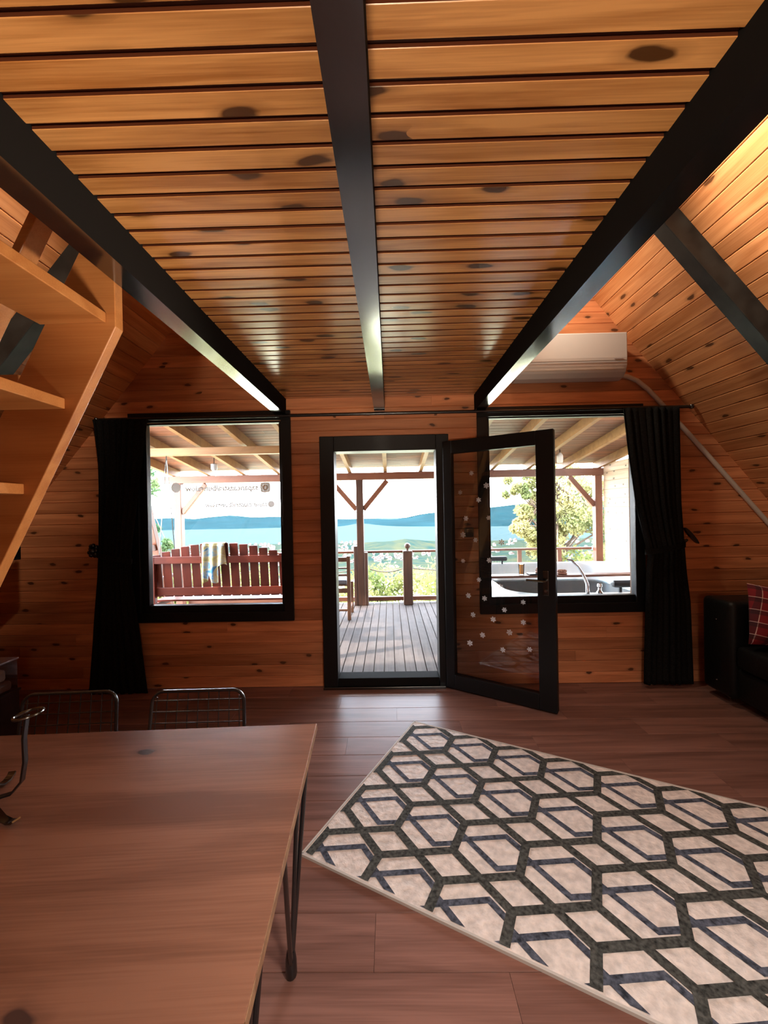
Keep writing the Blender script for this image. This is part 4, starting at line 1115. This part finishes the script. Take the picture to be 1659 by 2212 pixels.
# hot tub
ht = thing('hot_tub', (2.1, 4.85, -0.022), 'white built-in hot tub outside the right window', 'hot tub')
def loop(x0, x1, y0, y1, r, z_, n=8):
    pts = []
    for cx, cy_, a0 in ((x1 - r, y1 - r, 0), (x0 + r, y1 - r, math.pi / 2), (x0 + r, y0 + r, math.pi), (x1 - r, y0 + r, 1.5 * math.pi)):
        for i in range(n): a = a0 + math.pi / 2 * i / (n - 1); pts.append((cx + r * math.cos(a), cy_ + r * math.sin(a), z_))
    return pts
def loft(loops, capb=True, capt=True):
    m = MB(); n = len(loops[0])
    for lp in loops: m.v += lp
    for k_ in range(len(loops) - 1):
        for i in range(n): m.f.append((k_ * n + i, k_ * n + (i + 1) % n, (k_ + 1) * n + (i + 1) % n, (k_ + 1) * n + i))
    if capb: m.f.append(tuple(range(n - 1, -1, -1)))
    if capt: m.f.append(tuple((len(loops) - 1) * n + i for i in range(n)))
    return m
X0, X1, Y0, Y1 = 1.02, 3.12, 3.70, 5.95
loft([loop(X0, X1, Y0, Y1, .18, -0.0215), loop(X0, X1, Y0, Y1, .18, .66), loop(X0 + .01, X1 - .01, Y0 + .01, Y1 - .01, .18, .69), loop(X0 + .10, X1 - .10, Y0 + .10, Y1 - .10, .30, .69),
      loop(X0 + .13, X1 - .13, Y0 + .13, Y1 - .13, .30, .66), loop(X0 + .22, X1 - .22, Y0 + .2, Y1 - .2, .32, .42), loop(X0 + .42, X1 - .42, Y0 + .45, Y1 - .45, .34, .40), loop(X0 + .5, X1 - .5, Y0 + .55, Y1 - .55, .34, .06)]).build('shell', 'tub_white', ht, smooth=True)
loft([loop(X0 + .205, X1 - .205, Y0 + .186, Y1 - .186, .31, .465), loop(X0 + .203, X1 - .203, Y0 + .184, Y1 - .184, .31, .47)], True, True).build('water', 'water', ht)
for (x, y_, ang) in ((1.50, 5.80, 0.0), (2.20, 3.80, 0.0)):
    o = MB().box(x - 0.15, x + 0.15, y_ - 0.03, y_ + 0.03, 0.735, 0.80).build('headrest', 'headrest', ht, bevel=0.02)
    for s_ in (-0.08, 0.08): MB().box(x + s_ - 0.012, x + s_ + 0.012, y_ - 0.01, y_ + 0.01, 0.6905, 0.7348).build('headrest_stem', 'headrest', o)
fx, fy = 1.80, 3.755
MB().tube([(fx, fy, 0.6905), (fx, fy + 0.01, 0.78), (fx - 0.02, fy + 0.04, 0.86), (fx - 0.05, fy + 0.07, 0.93), (fx - 0.10, fy + 0.10, 0.985), (fx - 0.13, fy + 0.12, 0.99)], [0.02, 0.017, 0.014, 0.012, 0.011, 0.011], 10).build('faucet', 'chrome', ht, smooth=True)
MB().lathe([(0.03, 0), (0.03, 0.012), (0.015, 0.03), (0.015, 0.06), (0.024, 0.065), (0.02, 0.09)], (fx + 0.11, fy, 0.6905), 12).build('tap', 'chrome', ht, smooth=True)
brd = MB().box(1.025, 3.115, 4.63, 4.77, 0.6906, 0.716).build('bath_board', 'dark_post_x' if 'dark_post_x' in MATS else 'post_wood_x', own=True, bevel=0.004)
tag(brd, 'narrow wooden board laid across the hot tub', 'board')
gl_ = thing('juice_glass', (1.50, 4.70, 0.7165), 'tall glass of orange juice on the tub board', 'glass')
MB().lathe([(0.026, 0.0), (0.028, 0.005), (0.034, 0.13), (0.032, 0.13), (0.0265, 0.012), (0.001, 0.010)], (1.50, 4.70, 0.7165), 16).build('glass', 'drinking_glass', gl_, smooth=True)
MB().lathe([(0.0262, 0.0), (0.031, 0.108)], (1.50, 4.70, 0.7295), 16).build('juice', 'juice', gl_, smooth=True)
tr = MB().box(1.575, 1.86, 4.635, 4.765, 0.7165, 0.733).build('serving_tray', 'black_frame', own=True, bevel=0.004)
tag(tr, 'black serving tray lying on the tub board', 'tray')
def mound(name, cx, cy_, z_, r, h_, label):
    m = MB(); q = random.Random(int(cx * 100))
    for i in range(22):
        a = q.uniform(0, 6.28); rr = r * math.sqrt(q.random()) * 0.8; s_ = q.uniform(0.016, 0.026)
        zz = z_ + h_ * (1 - (rr / r) ** 2) * q.uniform(0.5, 1) * 0.8
        m.lathe([(0.001, 0), (s_ * 0.8, s_ * 0.3), (s_, s_ * 0.7), (s_ * 0.7, s_ * 1.1), (0.001, s_ * 1.3)], (cx + rr * math.cos(a), cy_ + rr * math.sin(a) * 0.7, zz), 7)
    m.lathe([(r * 0.9, 0), (r, 0.012), (r * 0.7, h_ * 0.5), (0.002, h_ * 0.8)], (cx, cy_, z_), 12)
    o = m.build(name, 'snack', None, smooth=True, own=True); tag(o, label, 'food', kind=None)
mound('snack_pile', 1.72, 4.70, 0.7335, 0.062, 0.07, 'brown heap of snacks on the black tray')
mound('snack_pile', 1.965, 4.70, 0.7165, 0.055, 0.045, 'brown snack heap lying on the tub board past the black tray')

# pale timber partition at the right end of the deck
pt = MB().box(3.372, 3.42, 3.8, 6.42, -0.0215, 2.15).build('partition_wall', 'slab'); tag(pt, kind='structure')
prof = vgroove(0.135, 0.018, 0.004); z = -0.02; L2 = 1.31
while z < 2.12:
    put('plank', plank_mesh(-L2, L2, -L2, L2, prof, 'pale_larch', 'p'), frame((0, -1, 0), (0, 0, 1), (-1, 0, 0), (3.352, 5.11, z + 0.0675)), pt)
    z += 0.1355

# ---------------------------------------------------------------- land, lake, hills, town
def zg(d): return float(np.interp(d, [0, 6.9, 9, 14, 50, 150, 400, 620, 1100, 1250], [-0.9, -0.9, -1.6, -3.2, -14.5, -30, -59, -86, -88.5, -95]))
rt = random.Random(11)
def hz(x, y_):
    return math.sin(x * 0.013 + 1) * math.cos(y_ * 0.011) + 0.5 * math.sin(x * 0.041 + y_ * 0.03)
dists = [5.0, 6.9, 8, 9, 11, 14, 20, 30, 50, 80, 120, 150, 200, 300, 400, 500, 620, 760, 900, 1000, 1100, 1180, 1250]
vs, fs = [], []; na = 72
for d_ in dists:
    for i in range(na + 1):
        a = math.radians(-72 + 144 * i / na); x = d_ * math.tan(a); y_ = d_
        z_ = zg(d_) + hz(x, y_) * min(6, d_ * 0.012) * (1 if d_ < 1050 else 0.15)
        z_ += 23 * math.exp(-((x - 25) / 62) ** 2 - ((d_ - 930) / 120) ** 2)
        vs.append((x, y_, z_))
for j in range(len(dists) - 1):
    for i in range(na):
        a = j * (na + 1) + i; fs.append((a, a + 1, a + na + 2, a + na + 1))
gd = MB().add(vs, fs).build('hillside', 'earth', None, smooth=True); tag(gd, kind='structure')
MB_l = MB().add([(-6000, 1050, -90), (6000, 1050, -90), (6000, 4200, -90), (-6000, 4200, -90)], [(0, 1, 2, 3)]).build('lake', 'lake_water'); tag(MB_l, kind='structure')
# far shore hills
vs, fs = [], []; NX, NY = 160, 26
for j in range(NY + 1):
    for i in range(NX + 1):
        x = -5200 + 10400 * i / NX; t_ = j / NY; y_ = 2000 + 1600 * t_ - 160 * math.sin(x / 900.0)
        ridge = 66 + 30 * math.sin(x / 610.0 + 0.4) + 16 * math.sin(x / 233.0 + 1.1) + 30 * max(0, min(1, (x - 350) / 900)) - 84 * math.exp(-((x - 30) / 470) ** 2)
        prof_ = math.sin(math.pi * min(1, t_ * 1.25) / 2 if t_ < 0.8 else math.pi / 2) ** 1.2
        z_ = -92 + (ridge * prof_ * (1 + 0.10 * math.sin(x / 97 + t_ * 4) * t_) + 6 * math.sin(x / 71 + t_ * 4) * t_)
        vs.append((x, y_, z_))
for j in range(NY):
    for i in range(NX):
        a = j * (NX + 1) + i; fs.append((a, a + 1, a + NX + 2, a + NX + 1))
hl = MB().add(vs, fs).build('hills', 'hill_green', None, smooth=True); tag(hl, kind='structure')
# town on the shore
m = MB(); mr_ = MB()
for i in range(620):
    d_ = 640 + 470 * rt.random() ** 0.8; x = rt.uniform(-0.75, 0.62) * d_
    if abs(x - 25) < 95 and d_ > 780: continue
    if rt.random() < 0.5: x = rt.gauss(-60, 120)
    if abs(x - 25) < 95 and d_ > 780: continue
    wdt = rt.uniform(3.5, 7.5); h_ = rt.uniform(3, 7); zb = zg(d_) - 1.5
    m.box(x - wdt / 2, x + wdt / 2, d_, d_ + 9, zb, zb + h_)
    mr_.prism([(x - wdt / 2 - .6, zb + h_), (x + wdt / 2 + .6, zb + h_), (x, zb + h_ + 2.4)], 1, d_ - .6, d_ + 9.6)
tn = m.build('distant_town', 'house_white'); tag(tn, 'small pale houses of the town along the lake shore', 'town', kind='stuff')
rfo = mr_.build('roofs', 'roof_tile', tn); rfo['kind'] = 'stuff'

# foliage
def leaves(n, centres, size, seed):
    g_ = np.random.default_rng(seed)
    idx = g_.integers(0, len(centres), n); c = np.array([q[:3] for q in centres])[idx]; rad = np.array([q[3] for q in centres])[idx]
    p = g_.normal(size=(n, 3)); p /= np.linalg.norm(p, axis=1)[:, None]; p = c + p * (rad * g_.random(n) ** 0.45)[:, None]
    a = g_.normal(size=(n, 3)); a /= np.linalg.norm(a, axis=1)[:, None]; b = g_.normal(size=(n, 3)); b -= a * (a * b).sum(1)[:, None]; b /= np.linalg.norm(b, axis=1)[:, None]
    s = size * g_.uniform(0.6, 1.3, n)[:, None]
    v = np.stack([p - a * s, p + b * s * 0.5, p + a * s, p - b * s * 0.5], 1).reshape(-1, 3)
    f = np.arange(n * 4).reshape(-1, 4)
    me = bpy.data.meshes.new('leaves'); me.from_pydata(v.tolist(), [], f.tolist()); me.update()
    return me
def tree(x, y_, zbase, blobs, n, size, mat, label, seed, trunk=0.12, group='trees beyond the deck'):
    root = thing('tree', (x, y_, zbase), label, 'tree', group)
    q = random.Random(seed)
    cs = []
    for (bx_, by_, bz_, br) in blobs:
        for k_ in range(10):
            a = q.uniform(0, 6.28); e_ = q.uniform(-0.9, 0.9); rr = br * q.uniform(0.3, 0.95)
            cs.append((bx_ + rr * math.cos(a) * math.cos(e_) - x, by_ + rr * math.sin(a) * math.cos(e_) - y_, bz_ + rr * math.sin(e_) - zbase, br * q.uniform(0.2, 0.34)))
    o = link_mesh('crown', leaves(n, cs, size, seed), mat, root); o['kind'] = 'stuff'
    top = max(b_[2] for b_ in blobs)
    m = MB().tube([(x, y_, zbase), (x + 0.05, y_, zbase + 0.5 * (top - zbase)), (x - 0.03, y_ + 0.05, top)], [trunk, trunk * 0.75, trunk * 0.3], 8)
    m.build('trunk', 'bark', root, smooth=True)
    m = MB()
    for c in cs:
        if q.random() < 0.6:
            p0_ = Vector((x, y_, zbase + (top - zbase) * q.uniform(0.45, 0.95))); p1_ = Vector((c[0] + x, c[1] + y_, c[2] + zbase))
            m.tube([p0_, (p0_ + p1_) / 2 + Vector((0, 0, 0.12)), p1_], [trunk * 0.28, trunk * 0.18, trunk * 0.07], 5)
    m.build('branches', 'bark', root, smooth=True)
tree(4.35, 10.6, -2.3, [(4.6, 10.6, 1.9, 1.15), (4.2, 10.5, 1.15, 1.05), (5.5, 10.8, 1.6, 1.2), (3.9, 10.4, 0.55, 0.6), (5.4, 10.6, 0.75, 0.8), (3.75, 10.4, 1.5, 0.6), (4.1, 10.5, 2.5, 0.6), (3.35, 10.4, 1.9, 0.5), (3.3, 10.3, 1.0, 0.45)], 27000, 0.042, 'leaf_yellow', 'yellow-green leafy tree behind the railing seen through the right window', 5)
tree(6.0, 11.6, -2.6, [(6.0, 11.4, 0.95, 0.9), (6.5, 11.6, 0.3, 0.9)], 13000, 0.04, 'leaf_green', 'darker green small tree beside the corner post by the partition', 6, 0.09)
tree(6.4, 8.6, -1.6, [(5.6, 8.2, 2.6, 0.7), (6.3, 8.5, 2.9, 1.0)], 6000, 0.055, 'leaf_green', 'green tree showing above the pale partition', 8, 0.1)
tree(-5.6, 8.9, -1.6, [(-5.55, 8.7, 2.15, 0.55), (-5.2, 8.8, 0.85, 0.42), (-5.6, 8.9, 0.3, 0.5), (-5.7, 8.9, 2.8, 0.8)], 2600, 0.055, 'leaf_green', 'sparse green tree behind the slanting swing leg', 9, 0.07)
cs = []; q = random.Random(21)
for i in range(240):
    x = q.uniform(-7.5, 9.5); y_ = q.uniform(7.6, 10.5)
    top = 0.28 - 0.10 * (y_ - 7.6) + 0.25 * math.sin(x * 1.3 + 0.6) - (0.35 if 0.05 < x < 0.9 else 0) + (0.22 if x > 1.7 else 0)
    for k_ in range(2): cs.append((x, y_, top - q.uniform(0.1, 1.3), q.uniform(0.22, 0.42)))
ug = link_mesh('undergrowth', leaves(95000, cs, 0.052, 3), 'leaf_bush'); tag(ug, 'yellow-green bushes growing below the deck railing', 'bushes', kind='stuff')
# lake haze
hzb = MB().box(-7000, 7000, 160, 2900, -100, 90).build('haze', None)
hm_ = bpy.data.materials.new('haze'); hm_.use_nodes = True; n = hm_.node_tree; n.nodes.remove(n.nodes['Principled BSDF'])
v_ = n.nodes.new('ShaderNodeVolumeScatter'); v_.inputs['Color'].default_value = (0.55, 0.82, 0.95, 1); v_.inputs['Density'].default_value = 0.000004; v_.inputs['Anisotropy'].default_value = 0.2
n.links.new(v_.outputs[0], n.nodes['Material Output'].inputs['Volume']); hzb.data.materials.append(hm_)
tag(hzb, 'pale blue haze lying over the lake', 'haze', kind='stuff')
